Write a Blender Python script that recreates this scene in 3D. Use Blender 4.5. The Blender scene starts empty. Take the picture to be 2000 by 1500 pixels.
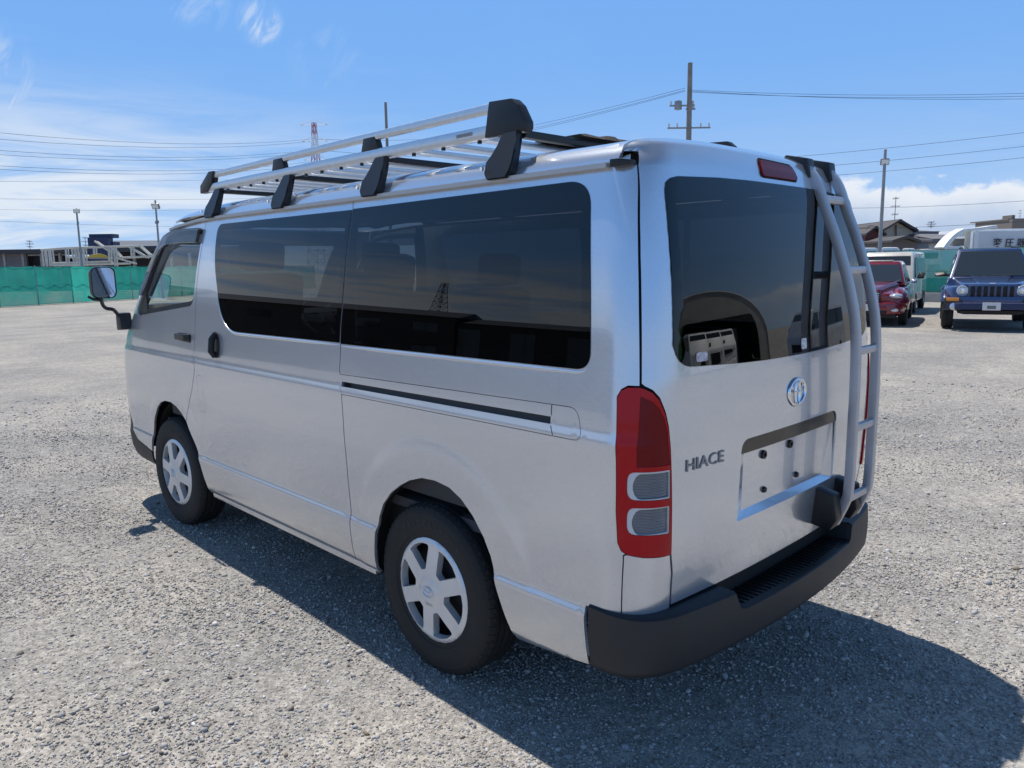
import bpy, bmesh, math, random
import numpy as np
from mathutils import Vector, Matrix
from mathutils.geometry import delaunay_2d_cdt
random.seed(7); rng = np.random.default_rng(7)
scene = bpy.context.scene
EXPOSURE, SKY_STRENGTH, SKY_SAT, SUN_STRENGTH = 0.0, .07, 1.15, 5.0
COL = scene.collection
# ------------------------------------------------------------------ camera
CAM = np.array([-2.5529, -1.1622, 1.5733]); FPX = 1489.6
CR = np.array([[0.7145785872817536, -0.6994035999785302, -0.014561831460542308],
               [0.11612794310133263, 0.09806913471539688, 0.9883808707412476],
               [0.6898490729351362, 0.7079668418458913, -0.15129840520404628]])   # right, up, forward
cd = bpy.data.cameras.new('camera'); cam = bpy.data.objects.new('camera', cd); COL.objects.link(cam)
cd.sensor_width = 36; cd.sensor_fit = 'HORIZONTAL'; cd.lens = 36 * FPX / 2000; cd.clip_start = .05; cd.clip_end = 3000
m3 = Matrix(((CR[0][0], CR[1][0], -CR[2][0]), (CR[0][1], CR[1][1], -CR[2][1]), (CR[0][2], CR[1][2], -CR[2][2])))
cam.matrix_world = Matrix.Translation(Vector(CAM)) @ m3.to_4x4()
scene.camera = cam
scene.view_settings.view_transform = 'Standard'; scene.view_settings.look = 'None'
scene.view_settings.exposure = EXPOSURE; scene.view_settings.gamma = 1
try: scene.view_settings.use_curve_mapping = False
except Exception: pass
scene.cycles.max_bounces = 7; scene.cycles.transparent_max_bounces = 16
# ------------------------------------------------------------------ sky and sun
SUN = Vector((.06, .42, 1)).normalized()
world = bpy.data.worlds.new('World'); scene.world = world; world.use_nodes = True
def build_sky():
    nt = world.node_tree; N = nt.nodes; L = nt.links; N.clear()
    out = N.new('ShaderNodeOutputWorld'); bg = N.new('ShaderNodeBackground'); L.new(bg.outputs[0], out.inputs[0])
    bg.inputs[1].default_value = SKY_STRENGTH
    sky = N.new('ShaderNodeTexSky'); sky.sky_type = 'NISHITA'; sky.sun_disc = False
    sky.sun_elevation = math.asin(SUN.z); sky.sun_rotation = math.atan2(SUN.x, SUN.y)
    sky.altitude = 0; sky.air_density = 1.0; sky.dust_density = .15; sky.ozone_density = 3.0
    tc = N.new('ShaderNodeTexCoord'); sep = N.new('ShaderNodeSeparateXYZ'); L.new(tc.outputs['Generated'], sep.inputs[0])
    def math_(op, a, b=None, c=None, clamp=False):
        n = N.new('ShaderNodeMath'); n.operation = op; n.use_clamp = clamp
        for i, v in enumerate((a, b, c)):
            if v is None: continue
            if isinstance(v, (int, float)): n.inputs[i].default_value = v
            else: L.new(v, n.inputs[i])
        return n.outputs[0]
    def ramp(v, a, b):
        n = N.new('ShaderNodeMapRange'); n.interpolation_type = 'SMOOTHSTEP'; L.new(v, n.inputs[0])
        n.inputs[1].default_value = a; n.inputs[2].default_value = b; n.inputs[3].default_value = 0; n.inputs[4].default_value = 1
        return n.outputs[0]
    def comb(x, y, z):
        n = N.new('ShaderNodeCombineXYZ')
        for i, v in enumerate((x, y, z)):
            if isinstance(v, (int, float)): n.inputs[i].default_value = v
            else: L.new(v, n.inputs[i])
        return n.outputs[0]
    def noise(vec, scale, det, rough=.5, dist=0.):
        n = N.new('ShaderNodeTexNoise'); L.new(vec, n.inputs['Vector']); n.inputs['Scale'].default_value = scale
        n.inputs['Detail'].default_value = det; n.inputs['Roughness'].default_value = rough; n.inputs['Distortion'].default_value = dist
        return n.outputs[0]
    az = math_('ARCTAN2', sep.outputs[0], sep.outputs[1]); z = math_('MAXIMUM', sep.outputs[2], 0.0)
    el = math_('ARCSINE', z)
    # thin high cirrus: projected on a flat layer so that it thins out overhead and crowds towards the horizon
    den = math_('ADD', z, .10)
    px = math_('DIVIDE', sep.outputs[0], den); py = math_('DIVIDE', sep.outputs[1], den)
    pv = comb(math_('MULTIPLY', px, .55), math_('MULTIPLY', py, 1.0), 3.1)
    c1 = noise(pv, 1.1, 9, .62, .9); c2 = noise(pv, .35, 3, .5, .3)
    cirrus = math_('MULTIPLY', ramp(c1, .50, .86), ramp(c2, .42, .62))
    # streaky veil low in the sky
    sv = comb(math_('MULTIPLY', az, 2.2), math_('MULTIPLY', el, 17.), 1.7)
    veil = math_('MULTIPLY', ramp(noise(sv, 1.6, 8, .62, .8), .30, .66), math_('SUBTRACT', 1., ramp(el, .06, .25)))
    def spot(a_deg, e_deg, r):      # a patch of the sky round one compass direction
        a = math.radians(a_deg); e = math.radians(e_deg)
        d = (math.sin(a) * math.cos(e), math.cos(a) * math.cos(e), math.sin(e))
        n = N.new('ShaderNodeVectorMath'); n.operation = 'DOT_PRODUCT'; L.new(tc.outputs['Generated'], n.inputs[0]); n.inputs[1].default_value = d
        return ramp(n.outputs['Value'], math.cos(math.radians(r)), math.cos(math.radians(r * .15)))
    left = spot(-16, 3, 58)
    veil = math_('MULTIPLY', veil, math_('ADD', .15, math_('MULTIPLY', left, 1.5)))
    # wisps
    ph = math.radians(58); ca, sa = math.cos(ph), math.sin(ph)
    ua = math_('ADD', math_('MULTIPLY', az, ca), math_('MULTIPLY', el, sa)); ub = math_('SUBTRACT', math_('MULTIPLY', el, ca), math_('MULTIPLY', az, sa))
    wn = noise(comb(math_('MULTIPLY', ua, 8.), math_('MULTIPLY', ub, 26.), 2.3), 1.5, 9, .62, .9)
    wis = math_('MULTIPLY', ramp(wn, .43, .74), math_('MAXIMUM', math_('MAXIMUM', math_('MULTIPLY', spot(27.3, 16.2, 1.7), 1.15), math_('MULTIPLY', spot(23.5, 17.0, 2.2), .45)),
                math_('MAXIMUM', math_('MULTIPLY', spot(9.5, 10.8, 5.0), 1.0), math_('MULTIPLY', spot(31.5, 13.8, 3.0), .22))))
    # cumulus bank low on the horizon; heaped, with a sharp upper edge
    top = math_('ADD', .088, math_('MULTIPLY', math_('SUBTRACT', noise(comb(math_('MULTIPLY', az, 5.), 0., .4), 1.0, 2, .5), .5), .07))
    puff = noise(comb(math_('MULTIPLY', az, 14.), math_('MULTIPLY', el, 20.), 5.2), 1.3, 8, .6, .2)
    edge = math_('SUBTRACT', math_('ADD', top, math_('MULTIPLY', math_('SUBTRACT', puff, .5), .085)), el)
    cum = math_('MULTIPLY', ramp(edge, -.004, .010), spot(86, 2, 46))
    a1 = math_('MULTIPLY', math_('MAXIMUM', cirrus, 0.), .35)
    tot = math_('MAXIMUM', math_('MAXIMUM', a1, math_('MINIMUM', math_('MULTIPLY', veil, .80), .85)), math_('MULTIPLY', wis, .92))
    mix1 = N.new('ShaderNodeMix'); mix1.data_type = 'RGBA'; L.new(tot, mix1.inputs[0])
    hsv = N.new('ShaderNodeHueSaturation'); hsv.inputs['Saturation'].default_value = SKY_SAT; hsv.inputs['Value'].default_value = 1.0
    W = 1.0 / SKY_STRENGTH
    L.new(sky.outputs[0], hsv.inputs['Color'])
    # pale summer haze towards the horizon, the same all round
    azm = N.new('ShaderNodeMix'); azm.data_type = 'RGBA'; L.new(math_('MULTIPLY', math_('SUBTRACT', 1., ramp(el, .36, .95)), .88), azm.inputs[0])
    L.new(hsv.outputs[0], azm.inputs[6]); azm.inputs[7].default_value = (.205 * W, .465 * W, .96 * W, 1)
    hz = N.new('ShaderNodeMix'); hz.data_type = 'RGBA'; L.new(math_('MULTIPLY', math_('POWER', math_('SUBTRACT', 1., ramp(el, -.02, .36)), 2.0), .92), hz.inputs[0])
    L.new(azm.outputs[2], hz.inputs[6]); hz.inputs[7].default_value = (.42 * W, .63 * W, .92 * W, 1)
    L.new(hz.outputs[2], mix1.inputs[6])
    mix1.inputs[7].default_value = (.80 * W, .86 * W, .93 * W, 1)
    # cumulus: bright sunlit upper puffs, bluish lower part fading into the haze
    shade = ramp(math_('ADD', edge, math_('MULTIPLY', math_('SUBTRACT', puff, .5), -.05)), .0, .05)
    cc = N.new('ShaderNodeMix'); cc.data_type = 'RGBA'; L.new(shade, cc.inputs[0])
    cc.inputs[6].default_value = (.90 * W, .92 * W, .95 * W, 1); cc.inputs[7].default_value = (.46 * W, .57 * W, .76 * W, 1)
    mix2 = N.new('ShaderNodeMix'); mix2.data_type = 'RGBA'; L.new(math_('MULTIPLY', cum, .88), mix2.inputs[0])
    L.new(mix1.outputs[2], mix2.inputs[6]); L.new(cc.outputs[2], mix2.inputs[7])
    L.new(mix2.outputs[2], bg.inputs[0])
build_sky()
sd = bpy.data.lights.new('sun', 'SUN'); sd.energy = SUN_STRENGTH; sd.angle = math.radians(.53); sd.color = (1, .955, .89)
so = bpy.data.objects.new('sun', sd); COL.objects.link(so); so.rotation_euler = SUN.to_track_quat('Z', 'Y').to_euler()

# ------------------------------------------------------------------ helpers
def B(px, py, D):
    """photo pixel (2000x1500) at depth D metres -> world point"""
    d = CR.T @ np.array([(px - 1000) / FPX, -(py - 750) / FPX, 1.0]); return Vector(CAM + d * D)
def G(px, py):
    d = CR.T @ np.array([(px - 1000) / FPX, -(py - 750) / FPX, 1.0]); return Vector(CAM - d * (CAM[2] / d[2]))
MATS = {}
def M(name, col, rough=.6, metal=0., spec=.5, coat=0., noise=None, bump=None, **kw):
    if name in MATS: return MATS[name]
    m = bpy.data.materials.new(name); m.use_nodes = True; nt = m.node_tree; b = nt.nodes['Principled BSDF']
    b.inputs['Base Color'].default_value = (*col, 1); b.inputs['Roughness'].default_value = rough; b.inputs['Metallic'].default_value = metal
    b.inputs['Specular IOR Level'].default_value = spec; b.inputs['Coat Weight'].default_value = coat; b.inputs['Coat Roughness'].default_value = .03
    if noise:   # (scale, amount, detail) colour variation
        tc = nt.nodes.new('ShaderNodeTexCoord'); n = nt.nodes.new('ShaderNodeTexNoise'); n.inputs['Scale'].default_value = noise[0]
        n.inputs['Detail'].default_value = noise[2] if len(noise) > 2 else 5; n.inputs['Roughness'].default_value = .6
        nt.links.new(tc.outputs['Object'], n.inputs['Vector'])
        mx = nt.nodes.new('ShaderNodeMix'); mx.data_type = 'RGBA'; a = noise[1]
        mr = nt.nodes.new('ShaderNodeMapRange'); mr.inputs[1].default_value = .3; mr.inputs[2].default_value = .7
        nt.links.new(n.outputs[0], mr.inputs[0]); nt.links.new(mr.outputs[0], mx.inputs[0])
        mx.inputs[6].default_value = (*[c * (1 - a) for c in col], 1); mx.inputs[7].default_value = (*[min(1, c * (1 + a)) for c in col], 1)
        nt.links.new(mx.outputs[2], b.inputs['Base Color'])
        r2 = nt.nodes.new('ShaderNodeMapRange'); r2.inputs[3].default_value = max(0, rough - .08); r2.inputs[4].default_value = min(1, rough + .08)
        nt.links.new(n.outputs[0], r2.inputs[0]); nt.links.new(r2.outputs[0], b.inputs['Roughness'])
    if bump:
        tc = nt.nodes.new('ShaderNodeTexCoord'); n = nt.nodes.new('ShaderNodeTexNoise'); n.inputs['Scale'].default_value = bump[0]; n.inputs['Detail'].default_value = 4
        nt.links.new(tc.outputs['Object'], n.inputs['Vector']); bp = nt.nodes.new('ShaderNodeBump'); bp.inputs['Strength'].default_value = bump[1]; bp.inputs['Distance'].default_value = bump[2]
        nt.links.new(n.outputs[0], bp.inputs['Height']); nt.links.new(bp.outputs[0], b.inputs['Normal'])
    MATS[name] = m; return m
def glass(name, tint, ior=1.52):
    if name in MATS: return MATS[name]
    m = bpy.data.materials.new(name); m.use_nodes = True; nt = m.node_tree; nt.nodes.clear()
    o = nt.nodes.new('ShaderNodeOutputMaterial'); t = nt.nodes.new('ShaderNodeBsdfTransparent'); g = nt.nodes.new('ShaderNodeBsdfGlossy')
    t.inputs[0].default_value = (*tint, 1); g.inputs[0].default_value = (1, 1, 1, 1); g.inputs['Roughness'].default_value = .0
    f = nt.nodes.new('ShaderNodeFresnel'); f.inputs[0].default_value = ior; mx = nt.nodes.new('ShaderNodeMixShader')
    ge = nt.nodes.new('ShaderNodeNewGeometry'); mr = nt.nodes.new('ShaderNodeMapRange'); mr.inputs[3].default_value = ior; mr.inputs[4].default_value = 1 / ior
    nt.links.new(ge.outputs['Backfacing'], mr.inputs[0]); nt.links.new(mr.outputs[0], f.inputs[0])      # a thin pane reflects alike from both sides
    nt.links.new(f.outputs[0], mx.inputs[0]); nt.links.new(t.outputs[0], mx.inputs[1]); nt.links.new(g.outputs[0], mx.inputs[2]); nt.links.new(mx.outputs[0], o.inputs[0])
    MATS[name] = m; return m
def tag(o, label=None, cat=None, group=None, kind=None):
    if label: o['label'] = label
    if cat: o['category'] = cat
    if group: o['group'] = group
    if kind: o['kind'] = kind
    return o
def empty(name, loc=(0, 0, 0), rz=0.):
    o = bpy.data.objects.new(name, None); o.empty_display_size = .2; o.location = loc; o.rotation_euler = (0, 0, rz); COL.objects.link(o); return o
def link(name, me, mat, parent=None):
    o = bpy.data.objects.new(name, me); COL.objects.link(o)
    if mat is not None and len(me.materials) == 0: me.materials.append(mat)
    if parent is not None: o.parent = parent
    return o
def mesh(name, verts, faces, mat, parent=None, smooth=False, angle=None):
    me = bpy.data.meshes.new(name); me.from_pydata([tuple(v) for v in verts], [], faces); me.update()
    if smooth:
        me.polygons.foreach_set('use_smooth', [True] * len(me.polygons))
        if angle: me.set_sharp_from_angle(angle=math.radians(angle))
    return link(name, me, mat, parent)
def from_bm(name, bm, mat, parent=None, smooth=True, angle=35):
    bmesh.ops.recalc_face_normals(bm, faces=bm.faces)
    me = bpy.data.meshes.new(name); bm.to_mesh(me); bm.free()
    if smooth:
        me.polygons.foreach_set('use_smooth', [True] * len(me.polygons)); me.set_sharp_from_angle(angle=math.radians(angle))
    return link(name, me, mat, parent)
def bm_box(bm, c, s, bev=0., mat=None, seg=2):
    r = bmesh.ops.create_cube(bm, size=1.); vs = r['verts']
    for v in vs: v.co = Vector((v.co.x * s[0], v.co.y * s[1], v.co.z * s[2]))
    if bev > 0:
        es = list({e for v in vs for e in v.link_edges}); rr = bmesh.ops.bevel(bm, geom=es, offset=min(bev, min(s) * .45), segments=seg, profile=.6, affect='EDGES'); vs = list({v for f in rr['faces'] for v in f.verts} | {v for v in vs if v.is_valid})
    M4 = (mat if mat is not None else Matrix.Identity(4))
    for v in vs: v.co = M4 @ (v.co + Vector(c)) if mat is None else M4 @ v.co + Vector(c)
    return vs
def box(name, c, s, mat, parent=None, bev=0., rot=None, seg=2):
    bm = bmesh.new(); bm_box(bm, c, s, bev, rot, seg); return from_bm(name, bm, mat, parent)
def hull(name, pts, mat, parent=None, bev=0., seg=2, angle=30):
    bm = bmesh.new(); vs = [bm.verts.new(p) for p in pts]; bmesh.ops.convex_hull(bm, input=vs)
    bmesh.ops.dissolve_limit(bm, angle_limit=math.radians(3), verts=bm.verts, edges=bm.edges)
    if bev: bmesh.ops.bevel(bm, geom=list(bm.edges), offset=bev, segments=seg, profile=.6, affect='EDGES')
    return from_bm(name, bm, mat, parent, angle=angle)
def sweep(bm, path, sec, closed_sec=True, up=Vector((0, 0, 1)), caps=True, scales=None):
    path = [Vector(p) for p in path]; rings = []
    for i, p in enumerate(path):
        a = path[max(i - 1, 0)]; b = path[min(i + 1, len(path) - 1)]; t = (b - a).normalized()
        s = t.cross(up)
        if s.length < 1e-4: s = t.cross(Vector((1, 0, 0)))
        s.normalize(); u = s.cross(t).normalized(); k = scales[i] if scales else 1.
        rings.append([bm.verts.new(p + s * x * k + u * y * k) for x, y in sec])
    n = len(sec)
    for a, b in zip(rings, rings[1:]):
        for j in range(n):
            bm.faces.new((a[j], a[(j + 1) % n], b[(j + 1) % n], b[j]))
    if caps:
        bm.faces.new(rings[0][::-1]); bm.faces.new(rings[-1])
def circ(r, n=10, ry=None): return [(r * math.cos(2 * math.pi * i / n), (ry or r) * math.sin(2 * math.pi * i / n)) for i in range(n)]
def rrect(w, h, r, n=3):
    o = []
    for cx, cy, a0 in ((w / 2 - r, h / 2 - r, 0), (-w / 2 + r, h / 2 - r, 90), (-w / 2 + r, -h / 2 + r, 180), (w / 2 - r, -h / 2 + r, 270)):
        for i in range(n + 1):
            a = math.radians(a0 + 90 * i / n); o.append((cx + r * math.cos(a), cy + r * math.sin(a)))
    return o
def tube(name, path, sec, mat, parent=None, up=Vector((0, 0, 1)), scales=None, angle=40):
    bm = bmesh.new(); sweep(bm, path, sec, up=up, scales=scales); return from_bm(name, bm, mat, parent, angle=angle)
def lathe(name, prof, mat, parent=None, n=48, axis='X', angle=30, loc=(0, 0, 0)):
    """prof: list of (r, h) ; revolve round axis"""
    bm = bmesh.new(); rings = []
    for r, h in prof:
        ring = []
        for i in range(n):
            a = 2 * math.pi * i / n; c, s = r * math.cos(a), r * math.sin(a)
            p = (h, c, s) if axis == 'X' else (c, s, h)
            ring.append(bm.verts.new(Vector(p) + Vector(loc)))
        rings.append(ring)
    for a, b in zip(rings, rings[1:]):
        for j in range(n): bm.faces.new((a[j], a[(j + 1) % n], b[(j + 1) % n], b[j]))
    if prof[0][0] > 1e-3 and prof[0] != prof[-1]: pass
    return from_bm(name, bm, mat, parent, angle=angle)
def smooth_path(pts, n=6):
    P = [Vector(p) for p in pts]; out = []
    for i in range(len(P) - 1):
        p0 = P[max(i - 1, 0)]; p1 = P[i]; p2 = P[i + 1]; p3 = P[min(i + 2, len(P) - 1)]
        for k in range(n):
            t = k / n; out.append(.5 * ((2 * p1) + (p2 - p0) * t + (2 * p0 - 5 * p1 + 4 * p2 - p3) * t * t + (3 * p1 - p0 - 3 * p2 + p3) * t ** 3))
    out.append(P[-1]); return out
# ---- trimmed panels on a curved surface
def in_poly(P, poly):
    x, y = P[:, 0], P[:, 1]; r = np.zeros(len(P), bool); n = len(poly)
    for i in range(n):
        x0, y0 = poly[i]; x1, y1 = poly[(i + 1) % n]
        c = ((y0 > y) != (y1 > y)); 
        if y1 != y0: r ^= c & (x < (x1 - x0) * (y - y0) / (y1 - y0) + x0)
    return r
def dist_poly(P, poly):
    d = np.full(len(P), 9e9); n = len(poly)
    for i in range(n):
        a = poly[i]; b = poly[(i + 1) % n]; ab = b - a; L2 = (ab ** 2).sum() + 1e-12
        t = np.clip(((P - a) @ ab) / L2, 0, 1); d = np.minimum(d, np.hypot(*(P - a - t[:, None] * ab).T))
    return d
def area(p): x, y = p[:, 0], p[:, 1]; return .5 * (x * np.roll(y, -1) - np.roll(x, -1) * y).sum()
def dens(poly, step=.02):
    poly = np.array(poly, float); o = []; n = len(poly)
    for i in range(n):
        a = poly[i]; b = poly[(i + 1) % n]; k = max(1, int(math.ceil(np.hypot(*(b - a)) / step)))
        for j in range(k): o.append(a + (b - a) * j / k)
    return np.array(o)
def offs(poly, d):
    """inward offset (d>0) of a closed 2D loop"""
    p = np.array(poly, float); s = 1 if area(p) > 0 else -1
    e = np.roll(p, -1, 0) - p; l = np.hypot(*e.T); keep = l > 1e-6; p = p[keep]; e = np.roll(p, -1, 0) - p; l = np.hypot(*e.T)
    nrm = np.stack([-e[:, 1], e[:, 0]], 1) / l[:, None] * s
    n0 = np.roll(nrm, 1, 0); b = n0 + nrm; bl = np.maximum((b ** 2).sum(1), .35)
    return p + b * (2 * d / bl)[:, None]
def rnd(poly, r, n=5):
    """round the corners of a polygon; r may be a number or a list per corner"""
    P = [np.array(p, float) for p in poly]; o = []; N_ = len(P)
    for i in range(N_):
        ri = r[i] if isinstance(r, (list, tuple)) else r
        a, b, c = P[i - 1], P[i], P[(i + 1) % N_]
        if ri <= 0: o.append(b); continue
        u = a - b; v = c - b; lu, lv = np.hypot(*u), np.hypot(*v); k = min(ri, lu * .48, lv * .48)
        p0 = b + u / lu * k; p2 = b + v / lv * k
        for j in range(n + 1):
            t = j / n; o.append((1 - t) ** 2 * p0 + 2 * t * (1 - t) * b + t * t * p2)
    return np.array(o)
def panel(name, surf, outline, mat, parent=None, holes=(), off=0., grid=(.045, .03), flange=.012, hflange=None, step=.02, rows=(), rowlock=True):
    loops = [dens(outline, step)] + [dens(h, step) for h in holes]
    pts = np.concatenate(loops); edges = []; k = 0
    for l in loops:
        edges += [(k + i, k + (i + 1) % len(l)) for i in range(len(l))]; k += len(l)
    lo, hi = loops[0].min(0), loops[0].max(0)
    ga = np.arange(lo[0] + grid[0] * .5, hi[0], grid[0]); gb = np.arange(lo[1] + grid[1] * .5, hi[1], grid[1])
    if len(rows): gb = np.sort(np.concatenate([gb[[min(abs(g - r) for r in rows) > grid[1] * .3 for g in gb]], [r for r in rows if lo[1] < r < hi[1]]]))
    A, Bb = np.meshgrid(ga, gb); A = A + (np.arange(A.shape[0]) % 2)[:, None] * grid[0] * .5
    gp = np.stack([A.ravel(), Bb.ravel()], 1); nc = A.shape[1]; ok = in_poly(gp, loops[0]) & (dist_poly(gp, loops[0]) > grid[1] * .3)
    for h in loops[1:]: ok &= ~in_poly(gp, h) & (dist_poly(gp, h) > grid[1] * .3)
    allp = np.concatenate([pts, gp[ok]])
    if len(rows) or rowlock:
        idx = np.full(len(gp), -1); idx[ok] = len(pts) + np.arange(ok.sum())
        for g in range(len(gp) - 1):
            if (g + 1) % nc and idx[g] >= 0 and idx[g + 1] >= 0 and abs(gp[g + 1, 0] - gp[g, 0]) < grid[0] * 1.1: edges.append((int(idx[g]), int(idx[g + 1])))
    r = delaunay_2d_cdt([Vector(p) for p in allp], edges, [], 0, 1e-6, True)
    V = np.array([tuple(v) for v in r[0]]); F = np.array([f for f in r[2] if len(f) == 3])
    c = V[F].mean(1); ok = in_poly(c, loops[0])
    for h in loops[1:]: ok &= ~in_poly(c, h)
    F = F[ok]
    def ev(q):
        e = 8e-4; P = surf(q[:, 0], q[:, 1])
        da = surf(q[:, 0] + e, q[:, 1]) - surf(q[:, 0] - e, q[:, 1]); db = surf(q[:, 0], q[:, 1] + e) - surf(q[:, 0], q[:, 1] - e)
        n = np.cross(da, db); n /= np.linalg.norm(n, axis=1, keepdims=True) + 1e-12
        return P, n
    P, n = ev(V)
    if surf.flip: n = -n
    P = P + off * n
    fn = np.cross(P[F[:, 1]] - P[F[:, 0]], P[F[:, 2]] - P[F[:, 0]])
    sw = (fn * n[F[:, 0]]).sum(1) < 0; F[sw] = F[sw][:, ::-1]
    verts = [tuple(p) for p in P]; faces = [tuple(map(int, f)) for f in F]; ln = [n[i] for f in F for i in f]
    for li, l in enumerate(loops):
        fl = flange if li == 0 or hflange is None else hflange
        if fl <= 0: continue
        Q, nn = ev(l)
        if surf.flip: nn = -nn
        Q = Q + off * nn; b0 = len(verts); m_ = len(l)
        verts += [tuple(q) for q in Q]; verts += [tuple(q) for q in Q - nn * fl]
        t2 = np.roll(l, -1, 0) - l; sgn = np.sign(area(l)) * (1 if li == 0 else -1)
        o2 = np.stack([t2[:, 1], -t2[:, 0]], 1) * sgn * .01
        W3 = surf(l[:, 0] + o2[:, 0], l[:, 1] + o2[:, 1]) - surf(l[:, 0], l[:, 1])
        Gn = np.cross(np.roll(Q, -1, 0) - Q, nn); Gn /= np.linalg.norm(Gn, axis=1, keepdims=True) + 1e-12
        Gn *= np.where((Gn * W3).sum(1) < 0, -1, 1)[:, None]
        for i in range(m_):
            j = (i + 1) % m_; f = (b0 + i, b0 + j, b0 + m_ + j, b0 + m_ + i); g = Gn[i]
            fg = np.cross(np.array(verts[f[1]]) - verts[f[0]], np.array(verts[f[3]]) - verts[f[0]])
            if (fg * g).sum() < 0: f = f[::-1]
            faces.append(f); ln += [g] * 4
    me = bpy.data.meshes.new(name); me.from_pydata(verts, [], faces); me.update()
    me.polygons.foreach_set('use_smooth', [True] * len(me.polygons))
    me.normals_split_custom_set([tuple(x) for x in ln])
    return link(name, me, mat, parent)
def fs(f, flip=False):
    class Sf:
        def __call__(self, a, b): return f(np.asarray(a, float), np.asarray(b, float))
    s = Sf(); s.flip = flip; return s
def text_mesh(name, body, size, mat, parent, M4, extrude=.002, bold=0., width=None, font=None):
    cu = bpy.data.curves.new(name, 'FONT'); cu.body = body; cu.size = size; cu.extrude = extrude; cu.offset = bold; cu.align_x = 'CENTER'; cu.align_y = 'CENTER'; cu.resolution_u = 3
    o = bpy.data.objects.new(name, cu); COL.objects.link(o); bpy.context.view_layer.update()
    dg = bpy.context.evaluated_depsgraph_get(); me = bpy.data.meshes.new_from_object(o.evaluated_get(dg)); bpy.data.objects.remove(o); bpy.data.curves.remove(cu)
    if width:
        xs = [v.co.x for v in me.vertices]; k = width / (max(xs) - min(xs))
        for v in me.vertices: v.co.x *= k
    me.transform(M4); me.materials.clear(); return link(name, me, mat, parent)

# ================================================================== ground
def ground_material():
    m = bpy.data.materials.new('gravel ground'); m.use_nodes = True; nt = m.node_tree; b = nt.nodes['Principled BSDF']; L = nt.links
    b.inputs['Roughness'].default_value = .93; b.inputs['Specular IOR Level'].default_value = .25
    geo = nt.nodes.new('ShaderNodeNewGeometry')
    def noise(sc, det, rough=.6):
        n = nt.nodes.new('ShaderNodeTexNoise'); L.new(geo.outputs['Position'], n.inputs['Vector']); n.inputs['Scale'].default_value = sc
        n.inputs['Detail'].default_value = det; n.inputs['Roughness'].default_value = rough; return n.outputs[0]
    def vor(sc, out, rnd=1.):
        n = nt.nodes.new('ShaderNodeTexVoronoi'); L.new(geo.outputs['Position'], n.inputs['Vector']); n.inputs['Scale'].default_value = sc; n.inputs['Randomness'].default_value = rnd; return n.outputs[out]
    def mr(v, a, c, d, e):
        n = nt.nodes.new('ShaderNodeMapRange'); L.new(v, n.inputs[0])
        for i, x in enumerate((a, c, d, e)): n.inputs[i + 1].default_value = x
        return n.outputs[0]
    def mix(f, a, c, t='MIX'):
        n = nt.nodes.new('ShaderNodeMix'); n.data_type = 'RGBA'; n.blend_type = t
        if isinstance(f, float): n.inputs[0].default_value = f
        else: L.new(f, n.inputs[0])
        for i, v in ((6, a), (7, c)):
            if isinstance(v, tuple): n.inputs[i].default_value = (*v, 1)
            else: L.new(v, n.inputs[i])
        return n.outputs[2]
    def gray(v):
        n = nt.nodes.new('ShaderNodeCombineColor'); [L.new(v, n.inputs[i]) for i in range(3)]; return n.outputs[0]
    patch = mr(noise(.42, 6, .62), .40, .62, 0, 1)                    # sandy fines against bare stones
    base = mix(patch, (.315, .30, .278), (.46, .42, .365))
    base = mix(mr(noise(3.0, 5), .35, .7, 0, .6), base, (.29, .28, .265))
    base = mix(mr(noise(.9, 7, .65), .50, .72, 0, .55), base, (.50, .455, .39))      # pale dust
    peb = nt.nodes.new('ShaderNodeTexVoronoi'); L.new(geo.outputs['Position'], peb.inputs['Vector']); peb.inputs['Scale'].default_value = 85
    sep = nt.nodes.new('ShaderNodeSeparateColor'); L.new(peb.outputs['Color'], sep.inputs[0])
    tone = gray(mr(sep.outputs[0], 0, 1, .60, 1.28))
    base = mix(.85, base, tone, 'MULTIPLY')
    fine = gray(mr(noise(380, 3, .75), .25, .75, .72, 1.26)); base = mix(.8, base, fine, 'MULTIPLY')
    med = gray(mr(noise(15, 6, .72), .3, .7, .70, 1.24)); base = mix(.9, base, med, 'MULTIPLY')
    L.new(base, b.inputs['Base Color'])
    d1 = vor(170, 'Distance'); v2 = nt.nodes.new('ShaderNodeTexVoronoi'); L.new(geo.outputs['Position'], v2.inputs['Vector']); v2.inputs['Scale'].default_value = 40
    sp2 = nt.nodes.new('ShaderNodeSeparateColor'); L.new(v2.outputs['Color'], sp2.inputs[0])
    def ma(a, k, c):
        n = nt.nodes.new('ShaderNodeMath'); n.operation = 'MULTIPLY_ADD'; L.new(a, n.inputs[0]); n.inputs[1].default_value = k; L.new(c, n.inputs[2]); return n.outputs[0]
    hgt = ma(sep.outputs[1], .55, ma(sp2.outputs[1], .35, ma(d1, -.5, ma(noise(9, 8, .72), .35, sep.outputs[2]))))
    bp = nt.nodes.new('ShaderNodeBump'); bp.inputs['Strength'].default_value = .85; bp.inputs['Distance'].default_value = .007
    L.new(hgt, bp.inputs['Height']); L.new(bp.outputs[0], b.inputs['Normal'])
    return m
def hump(x, y): return .012 * np.sin(x * 1.9 + 1.3 * np.sin(y * 1.1)) * np.sin(y * 1.6 + .7) + .006 * np.sin(x * 5.1 + y * 3.3)
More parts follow.
